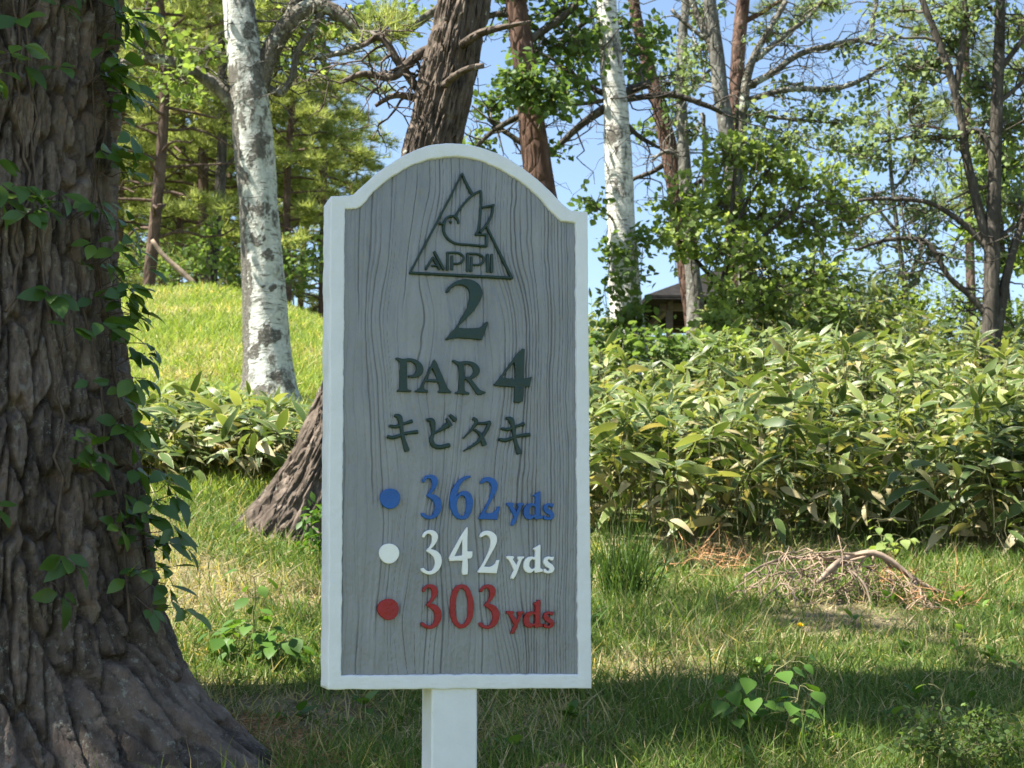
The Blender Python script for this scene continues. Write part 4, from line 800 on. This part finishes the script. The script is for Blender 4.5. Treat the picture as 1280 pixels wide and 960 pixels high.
# ------------------------------------------------------------------ ivy on the white birch, shrubs
def shrub(name, label, d, base, blobs, leaf, T, L, wr, seed, group=None, cat='shrub', br=.006, flat=.6, rsh=0.0):
    g = np.random.default_rng(seed); b0 = P(base[0], base[1], d); b0[2] = float(H(b0[0], b0[1]))
    root = thing(name, b0, label, cat, group); w, f = MB(), MB()
    for B in blobs:
        Y = d + B[4]; k = Y / FPX; c = P(B[0], B[1], Y)
        st = np.array([[b0[0] + g.normal(0, .05), b0[1] + g.normal(0, .05), b0[2] - .03, br * 1.6]])
        crown_blob(g, w, f, st, c, (B[2] * k, B[2] * k, B[3] * k), B[5], B[6], T, L, wr, br, flat, rsh=rsh, twigr=br * .25)
    w.build('stem', M['stem'], root, b0); f.build('foliage', M[leaf], root, b0); return root
shrub('ivy', 'ivy climbing the foot of the white birch', 15.8, (782, 415), [(790, 300, 14, 18, -.2, 8, 8), (765, 305, 10, 12, -.2, 7, 8), (805, 290, 16, 10, 0, 7, 8), (790, 340, 10, 22, -.3, 9, 8), (768, 355, 9, 22, -.3, 8, 8), (785, 380, 16, 16, -.4, 10, 9), (765, 395, 16, 14, -.4, 9, 9), (795, 400, 12, 14, -.3, 8, 9)], 'leaf_green', T_LEAF, .085, .8, 31, cat='climber')
for k, (px, py, d, rx, ry, n, lf, lab) in enumerate([
    (755, 425, 13.5, 34, 22, 26, 'leaf_green', 'dense low shrub at the right edge of the sign, below the white birch'), (835, 424, 13.5, 42, 16, 24, 'leaf_green', 'low shrub below the pavilion roof'),
    (900, 425, 14, 36, 16, 20, 'leaf_bright', 'low bright shrub around the foot of the grey birch'), (1075, 375, 19, 42, 22, 26, 'leaf_bright', 'yellow-green bush behind the bamboo grass, below the spindly tree'),
    (1160, 370, 19.5, 46, 26, 26, 'leaf_bright', 'yellow-green bush left of the dark forking trunk'), (1270, 385, 18, 34, 30, 22, 'leaf_bright', 'bright bush right of the dark forking trunk'),
    (1120, 345, 30, 50, 22, 24, 'leaf_pale', 'dull grey-green bush farthest back under the spindly tree'), (1210, 345, 26, 50, 26, 24, 'leaf_green', 'bush behind the dark forking trunk'), (1010, 400, 16, 40, 14, 18, 'leaf_green', 'low shrub at the right foot of the bushy maple')]):
    shrub('shrub', lab, d, (px, py + 60), [(px - rx * .5, py, rx * .7, ry, 0, n // 2, 9), (px + rx * .5, py + 4, rx * .7, ry, .2, n // 2, 9), (px, py + ry * .8, rx, ry * .8, 0, n // 2, 9), (px, py + ry * 1.7, rx, ry * .8, 0, n // 3, 9)], lf, T_LEAF, .085, .7, 40 + k, 'shrubs behind the bamboo grass', br=.008)
for k, (px, Y, lab) in enumerate([(150, 29, 'dark shrub at the foot of the dark straight pine'), (225, 31, 'dark undergrowth bush beyond the leaning dead pole'), (300, 30, 'undergrowth bush left of the mottled birch at the crest'), (370, 27, 'undergrowth bush right of the mottled birch at the crest'), (430, 29, 'undergrowth bush by the left edge of the sign')]):
    c0 = 330; kx = FPX / Y
    shrub('shrub', lab, Y, (px, 370), [(px - 20, 318, 34, 22, 0, 16, 9), (px + 22, 310, 34, 24, .3, 16, 9), (px, 340, 46, 16, -.2, 16, 9)], 'leaf_green', T_LEAF, .12, .6, 60 + k, 'undergrowth at the edge of the pine wood', br=.012)

# ------------------------------------------------------------------ pavilion
pc = P(905, 400, 35); pcz = float(H(pc[0], pc[1])); eave = P(800, 391, 35)[2]; hw = (905 - 786) / FPX * 35 * .99
pav = thing('pavilion', (pc[0], pc[1], pcz), 'small dark-roofed garden pavilion half hidden behind the maple', 'pavilion', rz=R(4))
ez = eave - pcz; ap = ez + hw * .5
mb = MB()
v = [(-hw, -hw, ez), (hw, -hw, ez), (hw, hw, ez), (-hw, hw, ez), (0, 0, ap), (-hw, -hw, ez - .09), (hw, -hw, ez - .09), (hw, hw, ez - .09), (-hw, hw, ez - .09), (0, 0, ap - .16)]
mb.add(v, [[(0, 1, 4), (1, 2, 4), (2, 3, 4), (3, 0, 4), (6, 5, 9), (7, 6, 9), (8, 7, 9), (5, 8, 9)], [(5, 6, 1, 0), (6, 7, 2, 1), (7, 8, 3, 2), (8, 5, 0, 3)]])
m, nt, b = newmat('dark_shingles'); vv = coords(nt)
br_ = nt.nodes.new('ShaderNodeTexWave'); br_.wave_type = 'BANDS'; br_.bands_direction = 'Z'; br_.inputs['Scale'].default_value = 6; br_.inputs['Distortion'].default_value = .3; nt.links.new(vv, br_.inputs['Vector'])
nt.links.new(ramp(nt, noise(nt, 7, 5, vv), [(.3, (.013, .012, .011)), (.7, (.028, .026, .024))]), b.inputs['Base Color']); b.inputs['Roughness'].default_value = .95; b.inputs['Specular IOR Level'].default_value = .08; bump(nt, b, br_.outputs['Fac'], .6, .02)
mb.build('roof', m, pav, smooth=False)
M['darkwood'] = plain('dark_wood', (.075, .06, .048), .75, .3, 8)
for sx_ in (-1, 1):
    for sy_ in (-1, 1):
        mb = MB(); rbox(mb, sx_ * hw * .72 - .07, sx_ * hw * .72 + .07, sy_ * hw * .72 - .07, sy_ * hw * .72 + .07, -.1, ez + .05, .01); mb.build('post', M['darkwood'], pav, smooth=False)
for k in range(4):
    mb = MB(); h2 = hw * .72
    if k < 2: rbox(mb, -h2 - .2, h2 + .2, (h2 if k else -h2) - .05, (h2 if k else -h2) + .05, ez - .24, ez - .08, .01)
    else: rbox(mb, (h2 if k == 3 else -h2) - .055, (h2 if k == 3 else -h2) + .055, -h2 - .2, h2 + .2, ez - .22, ez - .07, .01)
    mb.build('beam', M['darkwood'], pav, smooth=False)
mb = MB(); rbox(mb, -h2, h2, h2 - .35, h2 - .05, .4, .46, .01); mb.build('bench', M['darkwood'], pav, smooth=False)

# ------------------------------------------------------------------ bamboo grass (kumazasa)
def sasa_plant(g, fo, cu, base, hgt, nl, lean=.12, L0=.168, low=.62):
    tip = base + np.array([g.normal(0, lean), g.normal(0, lean) - .03, hgt]); p = wiggle(g, base, tip, 6, .03)
    tube(cu, p, np.linspace(.0035, .002, 6), 4, cap=False)
    t = g.uniform(low, 1.0, nl); t[: max(2, nl // 2)] = g.uniform(.93, 1.0, max(2, nl // 2))
    pos = np.stack([np.interp(t, np.linspace(0, 1, 6), p[:, k]) for k in range(3)], 1)
    a = g.uniform(0, 2 * np.pi, nl); el = g.uniform(-.3, 1.0, nl) * (t > .9) + g.uniform(-.6, .4, nl) * (t <= .9)
    d = np.stack([np.cos(a) * np.cos(el), np.sin(a) * np.cos(el), np.sin(el)], 1); nv = np.array([0, -.25, 1.0]) + g.normal(0, .5, (nl, 3))
    L = L0 * g.uniform(.5, 1.35, nl); r = g.beta(1.3, 1.5, nl) * .92
    old = (t < .85) & (g.random(nl) < .4); r = np.where(old, g.uniform(.85, 1, nl), r)
    leaves(fo, T_SASA, pos + d * .03, d, nv, L, L * g.uniform(.22, .31, nl), r, g.uniform(.15, .7, nl))
g = np.random.default_rng(77)
fo, cu = MB(), MB()
def sasa_front(x): return 8.75 + .35 * np.sin(x * 1.3) + .25 * np.sin(x * 3.1 + 1)
n = 0
for k in range(9800):
    x = g.uniform(.05, 10.4); y = 8.7 + 12.5 * g.random() ** 1.45
    if y < sasa_front(x) + .5 or x < .035 * y - .05 or x > .58 * y: continue
    z = float(H(x, y)); hgt = g.uniform(.42, .98) * (1 + .35 * vn(x * .9, y * .9, seed=9) + (.95 * max(0., float(vn(x * .5 + 2, y * .35, seed=19)))) * (y > 11.5) * (not .075 < x / y < .135)) * (.8 if .075 < x / y < .13 and y > 11 else 1)
    if y > 11 and g.random() < .25: continue
    sasa_plant(g, fo, cu, np.array([x, y, z - .02]), hgt, g.integers(7, 11)); n += 1
th_ = thing('bamboo_grass_thicket', (4, 12, float(H(4, 12))), 'waist-high thicket of broad-leaved bamboo grass covering the bank at right', 'bamboo grass'); th_['kind'] = 'stuff'
og = np.array(th_.location)
cu.build('culm', M['culm'], th_, og)['kind'] = 'stuff'; fo.build('foliage', M['sasa'], th_, og)['kind'] = 'stuff'
fo, cu = MB(), MB()
for k in range(430):
    x = g.uniform(-3.0, -1.05); y = g.uniform(8.9, 10.5)
    z = float(H(x, y)); sasa_plant(g, fo, cu, np.array([x, y, z - .02]), g.uniform(.16, .42), g.integers(7, 11), .1, .17)
th2 = thing('bamboo_grass_thicket', (-2, 10.5, float(H(-2, 10.5))), 'low pale patch of bamboo grass between the mottled birch and the leaning pine', 'bamboo grass'); th2['kind'] = 'stuff'
og = np.array(th2.location)
cu.build('culm', M['culm'], th2, og)['kind'] = 'stuff'; fo.build('foliage', M['sasa'], th2, og)['kind'] = 'stuff'
protos = []
for s in range(8):
    g2 = np.random.default_rng(900 + s); fo, cu = MB(), MB()
    for q in range(g2.integers(1, 3)): sasa_plant(g2, fo, cu, np.array([g2.normal(0, .04), g2.normal(0, .04), -.02]), g2.uniform(.35, .8), g2.integers(9, 14), .16, .18, .3)
    a = cu.mesh('culm'); a.materials.append(M['culm']); b = fo.mesh('foliage'); b.materials.append(M['sasa']); protos.append((a, b))
for k in range(84):
    x = .3 + 4.9 * (k + g.random()) / 84; y = float(sasa_front(x)) + g.uniform(-.1, .55)
    o = thing('bamboo_grass', (x, y, float(H(x, y))), 'single bamboo grass plant with pale-edged leaves along the front of the thicket', 'bamboo grass', 'bamboo grass plants along the front of the thicket', g.uniform(0, 6.28))
    s = g.uniform(.8, 1.12); o.scale = (s, s, s)
    for nm, me in zip(('culm', 'foliage'), protos[k % 8]):
        c = bpy.data.objects.new(nm, me); C.objects.link(c); c.parent = o

# ------------------------------------------------------------------ grass
def grass_field(name, mat, n, ylo, yhi, xa, xb, hfun, wfun, seed, keep, dryb):
    g = np.random.default_rng(seed)
    u = g.random(n); y = ylo * (yhi / ylo) ** u                      # denser near by
    x = y * g.uniform(xa, xb, n) + g.normal(0, .02, n)
    k = keep(x, y, g); x, y = x[k], y[k]; n = len(x); z = H(x, y) - .01
    L = hfun(x, y, g); wd = wfun(y) * g.uniform(.6, 1.3, n)
    d = nrm(np.stack([g.normal(0, .55, n), g.normal(0, .55, n), np.ones(n)], 1)); nv = rdir(g, n, -.2, .2)
    r = np.clip(g.beta(2, 2, n) * .78, 0, 1); dr = g.random(n) < dryb(x, y); r = np.where(dr, g.uniform(.82, 1, n), r)
    flat = dr & (g.random(n) < .6); d = np.where(flat[:, None], nrm(np.stack([g.normal(0, 1, n), g.normal(0, 1, n), np.full(n, .35)], 1)), d)
    mb = MB(); leaves(mb, T_BLADE, np.stack([x, y, z], 1), d, nv, L, wd, r, g.uniform(-.1, .9, n)); o = mb.build(name, M[mat]); o['kind'] = 'stuff'; return o
def keep_near(x, y, g):
    s = soil_mask(x, y); k = g.random(len(x)) < 1 - .5 * sstep(.55, .8, s)
    k &= ~((np.hypot((x - 1.62) / .62, (y - 7.35) / .5) < 1) & (g.random(len(x)) < .45))
    k &= ~((x > .04 * y) & (y > sasa_front(x) + .3)); k &= np.hypot(x - TC[0], y - TC[1]) > flare(np.arctan2(y - TC[1], x - TC[0]), H(x, y)) - .05
    return k
og = grass_field('grass', 'grass', 260000, 3.1, 9.6, -.44, .62, lambda x, y, g: g.gamma(5, .0145, len(x)) * (.6 + .5 * np.clip(.5 + vn(x * 1.3, y * 1.3, seed=14), 0, 1)) + .02, lambda y: .0030 + .00045 * y, 300, keep_near, lambda x, y: .24 + .45 * sstep(.5, .75, soil_mask(x, y)))
tag(og, 'long green grass mixed with dry straw around the sign', 'grass', kind='stuff')
def keep_hill(x, y, g):
    return ~((x > .03 * y) & (y > 9))
og = grass_field('grass', 'hillgrass', 150000, 8.6, 31, -.42, .06, lambda x, y, g: g.uniform(.05, .15, len(x)) * (1 + .9 * np.clip(vn(x * .8, y * .8, seed=44), 0, 1)), lambda y: .0045 + .0005 * y, 301, keep_hill, lambda x, y: .14 + .5 * sstep(.5, .75, soil_mask(x * .7, y * .7)))
tag(og, 'short sunlit yellow-green grass on the slope at left', 'grass', kind='stuff')

# ------------------------------------------------------------------ vine on the big trunk
vn_o = thing('climbing_vine', (TC[0] + .5, TC[1] - .3, TG + .3), 'leafy three-leaved vine climbing the right side of the giant trunk', 'climber')
vo = np.array(vn_o.location); g = np.random.default_rng(12)
def trunk_pt(t, z, off=.012): r = float(flare(np.array(t), np.array(z))) + off; return np.array([TC[0] + r * math.cos(t), TC[1] + r * math.sin(t), z])
st, lf = MB(), MB()
def trifol(p, out, L, tone):
    e = p + out * g.uniform(.05, .16) + np.array([0, 0, g.uniform(-.02, .05)]); tube(st, wiggle(g, p, e, 5, .06, .08), .0016, 4, cap=False)
    side = np.cross(out, [0, 0, 1.0]); side /= max(np.linalg.norm(side), 1e-6)
    dd = np.array([out * .8 + [0, 0, -.45], side * .8 + out * .25 + [0, 0, -.15], -side * .8 + out * .25 + [0, 0, -.15]]) + g.normal(0, .22, (3, 3))
    nv = nrm(out * .75 + np.array([0, 0, .8]) + g.normal(0, .3, (3, 3))); sz = L * np.array([1.1, .9, .9]) * g.uniform(.85, 1.15, 3)
    leaves(lf, T_LEAF, np.repeat(e[None], 3, 0) + nrm(dd) * .012, dd, nv, sz, sz * .52, np.clip(g.normal(tone, .18, 3), 0, 1), g.uniform(.1, .5, 3))
for t0, z0, z1, dens in ((R(-22), 1.25, 4.0, 30), (R(-38), 1.5, 4.0, 14), (R(-8), 1.4, 4.0, 26), (R(-58), 2.2, 4.0, 5), (R(-96), 2.3, 4.0, 7), (R(-88), 1.5, 4.0, 4)):
    zs_ = np.linspace(z0, z1, 40); tt = t0 + .14 * np.cumsum(g.normal(0, .35, 40)) * .6
    pts = np.array([trunk_pt(a, z, .004) for a, z in zip(tt, zs_)]); tube(st, pts, np.linspace(.0055, .003, 40), 6, .2)
    for q in range(dens):
        k = g.integers(1, 39); rad_ = nrm(np.array([math.cos(tt[k]), math.sin(tt[k]), 0])[None])[0]
        trifol(pts[k], nrm((rad_ + g.normal(0, .35, 3) + [0, 0, .15])[None])[0], g.uniform(.065, .105), .45 if g.random() < .8 else .85)
for px, py in ((150, 20), (165, 60), (175, 45), (140, 130), (155, 160), (165, 215), (180, 235), (160, 300), (150, 380), (180, 400), (165, 340), (175, 450), (185, 500), (200, 545), (190, 575), (180, 640), (205, 650), (195, 680), (170, 740), (215, 760), (20, 165), (45, 130), (30, 285), (15, 255), (50, 290), (95, 25), (110, 295), (120, 130), (30, 640), (130, 590), (150, 655), (120, 715)):
    z = P(px, py, 5)[2]; x = P(px, py, 5)[0]; r = float(flare(np.array(R(-20)), np.array(z)))
    s_ = np.clip((x - TC[0]) / r, -.99, .96); a = -math.acos(s_); p = trunk_pt(a, z, .005); out = nrm(np.array([[math.cos(a) + .25, math.sin(a) * .8, .1]]))[0]
    for q in range(3): trifol(p, nrm((out + g.normal(0, .25, 3))[None])[0], g.uniform(.065, .10), .5 if g.random() < .7 else .9)
st.build('stem', M['vine_stem'], vn_o, vo); lf.build('foliage', M['leaf_vine'], vn_o, vo)

# ------------------------------------------------------------------ foreground plants and dead wood
def sapling(name, label, d, stems, leaf, T, L, wr, seed, cat='sapling', tone=.5, n=12):
    g = np.random.default_rng(seed); root = None; st, lf = MB(), MB()
    for path in stems:
        q = pxpath([(x, y, 3) for x, y in path], d)[:, :3]; q[0, 2] = float(H(q[0, 0], q[0, 1])) - .02
        if root is None: root = thing(name, (q[0, 0], q[0, 1], float(H(q[0, 0], q[0, 1]))), label, cat); o = np.array(root.location)
        p = smooth_path(q, 14) + g.normal(0, .003, (14, 3)); tube(st, p, np.linspace(.005, .002, 14), 5, cap=False)
        for k in range(n):
            i = int(5 + 9 * (k + g.random()) / n); i = min(i, 13); a = k * 2.4 + g.normal(0, .4)
            d_ = np.array([math.cos(a), math.sin(a), g.uniform(-.2, .4)]); e = p[i] + d_ * g.uniform(.03, .09); tube(st, wiggle(g, p[i], e, 4, .05, .05), .0013, 4, cap=False)
            sz = L * g.uniform(.6, 1.2); leaves(lf, T, [e], [d_ + [0, 0, -.5]], [np.array([d_[0] * .5, d_[1] * .5 - .35, .8]) + g.normal(0, .2, 3)], sz, sz * wr, np.clip(g.normal(tone, .2), 0, 1), g.uniform(.1, .4))
    st.build('stem', M['stem'], root, o); lf.build('foliage', M[leaf], root, o); return root
sapling('sapling', 'heart-leaved sapling in the grass right of the sign post', 5.2, [[(950, 965), (955, 900), (965, 850), (985, 825)], [(918, 965), (920, 915), (915, 880), (905, 860)], [(975, 960), (985, 900), (1000, 860)], [(935, 960), (940, 900), (935, 845)]], 'leaf_sapling', T_HEART, .062, .85, 501)
sapling('sapling', 'leafy sapling beside the root flare of the giant trunk', 5.9, [[(312, 868), (315, 800), (318, 760), (318, 722)], [(296, 860), (300, 820), (310, 790)], [(330, 865), (345, 820), (362, 790)], [(285, 850), (285, 815), (280, 790)], [(325, 868), (330, 820), (340, 800)]], 'leaf_sapling', T_LEAF, .088, .6, 502, n=13)
sapling('sapling', 'small bright green seedling in front of the bamboo grass', 8.4, [[(1105, 700), (1102, 670), (1098, 648)], [(1112, 700), (1118, 680), (1128, 672)]], 'leaf_bright', T_HEART, .06, .8, 503, tone=.8, n=10)
sapling('sapling', 'thin bare stem with one drooping bud right of the heart-leaved sapling', 5.3, [[(1172, 930), (1178, 880), (1185, 848), (1190, 834)]], 'leaf_green', T_LEAF, .05, .5, 504, n=3)
shrub('shrub', 'low small-leaved bush in the bottom right corner', 5.0, (1200, 960), [(1160, 900, 45, 25, 0, 22, 9), (1230, 905, 50, 25, .1, 24, 9), (1260, 930, 40, 25, -.1, 18, 9), (1140, 930, 40, 25, -.1, 16, 9), (1200, 940, 50, 20, -.1, 18, 9)], 'leaf_green', T_LEAF, .024, .6, 505, br=.003, rsh=.05)
shrub('shrub', 'ferny green bush between the leaning pine root and the sign', 7.6, (396, 700), [(398, 640, 14, 24, 0, 10, 8), (400, 670, 16, 16, 0, 8, 8)], 'leaf_sapling', T_LEAF, .05, .5, 506, br=.003)
shrub('shrub', 'pale bushy plant on the slope left of the mottled birch', 12.6, (270, 520), [(255, 490, 24, 18, 0, 12, 9), (285, 495, 22, 14, 0, 10, 9), (240, 515, 22, 12, 0, 8, 8)], 'leaf_bright', T_LEAF, .07, .6, 507, br=.005)
# tall sedge tuft
b0 = P(785, 720, 7.6); b0[2] = float(H(b0[0], b0[1])); g = np.random.default_rng(8); n = 240
mb = MB(); d = nrm(np.stack([g.normal(0, .28, n), g.normal(0, .28, n), np.ones(n)], 1)); L = g.uniform(.25, .55, n)
leaves(mb, T_BLADE, b0 + np.c_[g.normal(0, .07, n), g.normal(0, .07, n), np.zeros(n)], d, rdir(g, n, -.2, .2), L, .007, g.random(n), g.uniform(0, .6, n))
tag(mb.build('sedge_tuft', M['sedge'], None, b0), 'tall dark green sedge tuft just right of the sign before the bamboo grass', 'grass tuft')
# little weeds
wm = []
for s in range(4):
    g2 = np.random.default_rng(40 + s); mb = MB(); n = 9
    a = np.arange(n) * 2.4 + g2.normal(0, .3, n); el = g2.uniform(.2, 1.0, n); d = np.stack([np.cos(a) * np.cos(el), np.sin(a) * np.cos(el), np.sin(el)], 1)
    L = g2.uniform(.03, .065, n); leaves(mb, T_HEART if s % 2 else T_LEAF, d * .03, d, np.repeat([[0, 0, 1.0]], n, 0), L, L * (.75 if s % 2 else .4), g2.random(n), g2.uniform(.2, .6, n)); me = mb.mesh('weed'); me.materials.append(M['leaf_sapling']); wm.append(me)
g = np.random.default_rng(66)
for k in range(120):
    y = g.uniform(4.6, 8.4); x = y * g.uniform(-.22, .34)
    if abs(x + .1) < .25 and y < 5 or math.hypot(x - TC[0], y - TC[1]) < .9: continue
    o = bpy.data.objects.new('weed', wm[k % 4]); C.objects.link(o); o.location = (x, y, float(H(x, y)) + .01); o.rotation_euler = (0, 0, g.uniform(0, 6.28)); s = g.uniform(.4, 1.2); o.scale = (s, s, s * 1.3)
    tag(o, 'small broad-leaved weed rosette low in the foreground grass', 'weed', 'weeds scattered through the foreground grass')
# dandelion
dn = P(1000, 783, 6.2); dz = float(H(dn[0], dn[1])); do = thing('dandelion', (dn[0], dn[1], dz), 'single yellow dandelion flower in the grass in front of the dead branch', 'flower')
mb = MB(); hz = max(dn[2] - dz, .06); tube(mb, np.array([(0, 0, -.01), (.004, 0, hz * .5), (0, 0, hz)]), .002, 5); mb.build('stem', M['stem'], do)
mb = MB(); n = 34; a = np.arange(n) * 2.4; el = np.linspace(.1, 1.4, n); d = np.stack([np.cos(a) * np.cos(el), np.sin(a) * np.cos(el), np.sin(el)], 1)
leaves(mb, T_DIAMOND, np.repeat([[0, 0, hz]], n, 0), d, rdir(np.random.default_rng(1), n, .5, 1), .017, .006, .5); mb.build('flower_head', plain('yellow_petals', (.75, .52, .02), .6), do)
# dead branch with a fan of fine twigs
D = 7.5; db0 = P(1095, 700, D); g = np.random.default_rng(19)
fb = thing('fallen_branch', (db0[0], db0[1], float(H(db0[0], db0[1]))), 'grey dead pine branch with a fan of fine bare twigs lying before the bamboo grass', 'dead branch'); fo_ = np.array(fb.location)
lb, tw = MB(), MB()
for path in ([(1210, 752, 6, .1), (1165, 736, 9), (1140, 722, 11), (1112, 700, 13), (1090, 691, 14), (1065, 695, 12), (1045, 705, 13, -.1), (1022, 728, 9, -.2)], [(1080, 692, 8), (1040, 699, 7), (990, 697, 6), (955, 706, 5, -.1), (930, 722, 4, -.2)], [(1210, 752, 5, .1), (1245, 770, 4, .1), (1275, 795, 3)], [(1145, 726, 8), (1142, 745, 5, -.1), (1146, 765, 3, -.1)], [(1055, 705, 5, -.05), (1080, 730, 5, -.15), (1090, 760, 3, -.2)]):
    q = smooth_path(pxpath(path, D), 22); q[:, 3] *= .58; tube(lb, q[:, :3], q[:, 3], 8, .15)
arcs = ([(1088, 692), (1040, 699), (990, 697), (955, 706), (930, 722)], [(1085, 695), (1030, 712), (985, 722), (950, 742)], [(1080, 698), (1040, 728), (1000, 750), (960, 764)], [(1070, 700), (1060, 728), (1035, 752), (1010, 772)], [(1060, 702), (1010, 708), (960, 722), (925, 742)], [(1090, 694), (1085, 725), (1078, 760)], [(1105, 700), (1112, 728), (1118, 760)], [(1125, 712), (1142, 738), (1150, 764)], [(1070, 694), (1000, 690), (965, 697)])
for q_, ar in enumerate(arcs):
    dd = g.uniform(-.3, .22); w_ = smooth_path(pxpath([(x, y, 4) for x, y in ar], D)[:, :3], 16) + np.c_[np.zeros(16), np.linspace(0, dd, 16), np.zeros(16)] + g.normal(0, .012, (16, 3)); w_[0] = pxpath([(*ar[0], 4)], D)[0, :3]
    tube(tw, w_, np.linspace(.0075, .0028, 16), 5)
    for t in range(2, 16):
        for z in range(1):
            c = w_[t]; e = c + np.array([g.normal(-.04, .10), g.normal(-.05, .09), -g.uniform(.06, .24)]); e[2] = max(e[2], float(H(e[0], e[1])) + .005)
            p = wiggle(g, c, e, 6, .14, .12); tube(tw, p, np.linspace(.0042, .0015, 6), 4, cap=False)
            if g.random() < .6: tube(tw, wiggle(g, p[3], p[3] + rdir(g, 1, -1, .2)[0] * g.uniform(.04, .09), 4, .1), np.linspace(.002, .001, 4), 3, cap=False)
lb.build('limb', M['deadwood'], fb, fo_); tw.build('twig_fan', plain('dry_twig', (.31, .225, .155), .9, .45, 9), fb, fo_)
for px, py, d, n, sp, lab in ((893, 700, 8.1, 150, .1, 'rusty brown dead pine sprig beside the dark sedge tuft'), (1165, 762, 7.3, 170, .14, 'rusty brown dead pine sprig under the fallen branch'), (1110, 722, 7.55, 80, .06, 'small rusty tuft of dead needles caught on the fallen branch')):
    c = P(px, py, d); gz = float(H(c[0], c[1])); c[2] = max(gz + .05, c[2]); mb = MB(); pos = c + g.normal(0, 1, (n, 3)) * np.array([sp, sp, sp * .45]); pos[:, 2] = np.maximum(pos[:, 2], gz)
    leaves(mb, T_NEEDLE, pos, rdir(g, n, -.2, 1), rdir(g, n), g.uniform(.07, .16, n), .0045, g.random(n)); tag(mb.build('dead_pine_sprig', M['dead_needles'], None, c), lab, 'dead sprig')
# clod with dead grass
c = P(692, 925, 4.9); c[2] = float(H(c[0], c[1])); mb = MB()
u_, v_ = np.meshgrid(np.linspace(0, 2 * np.pi, 28, endpoint=False), np.linspace(0, np.pi / 2, 10)); rr = .06 * (1 + .4 * fbm(np.cos(u_) * 3, np.sin(u_) * 3, v_ * 3, 3, 5))
vv = np.stack([rr * np.cos(u_) * np.cos(v_) * 1.3, rr * np.sin(u_) * np.cos(v_), rr * np.sin(v_) * .7], -1).reshape(-1, 3) + c
i = np.arange(9)[:, None] * 28; j = np.arange(28)[None]; mb.add(vv, [np.stack([i + j, i + (j + 1) % 28, i + 28 + (j + 1) % 28, i + 28 + j], -1).reshape(-1, 4)])
tag(mb.build('soil_clod', plain('soil', (.09, .07, .05), 1, .4, 40, bstr=.8, bd=.01), None, c), 'dark clod of soil in the grass just right of the white post', 'clod')
# ground litter round the trunk: brown needles
g = np.random.default_rng(29); n = 5200; a = g.uniform(-np.pi, .3, n); rr = flare(a, np.full(n, .8)) + np.abs(g.normal(0, .22, n)) - .06; x = TC[0] + rr * np.cos(a); y = TC[1] + rr * np.sin(a)
mb = MB(); d = nrm(np.stack([g.normal(0, 1, n), g.normal(0, 1, n), g.normal(.1, .25, n)], 1)); leaves(mb, T_NEEDLE, np.stack([x, y, H(x, y) + g.uniform(.003, .03, n)], 1), d, rdir(g, n), g.uniform(.05, .1, n), .003, g.random(n))
tag(mb.build('needle_litter', M['dead_needles']), 'brown fallen needles around the foot of the giant trunk', 'litter', kind='stuff')
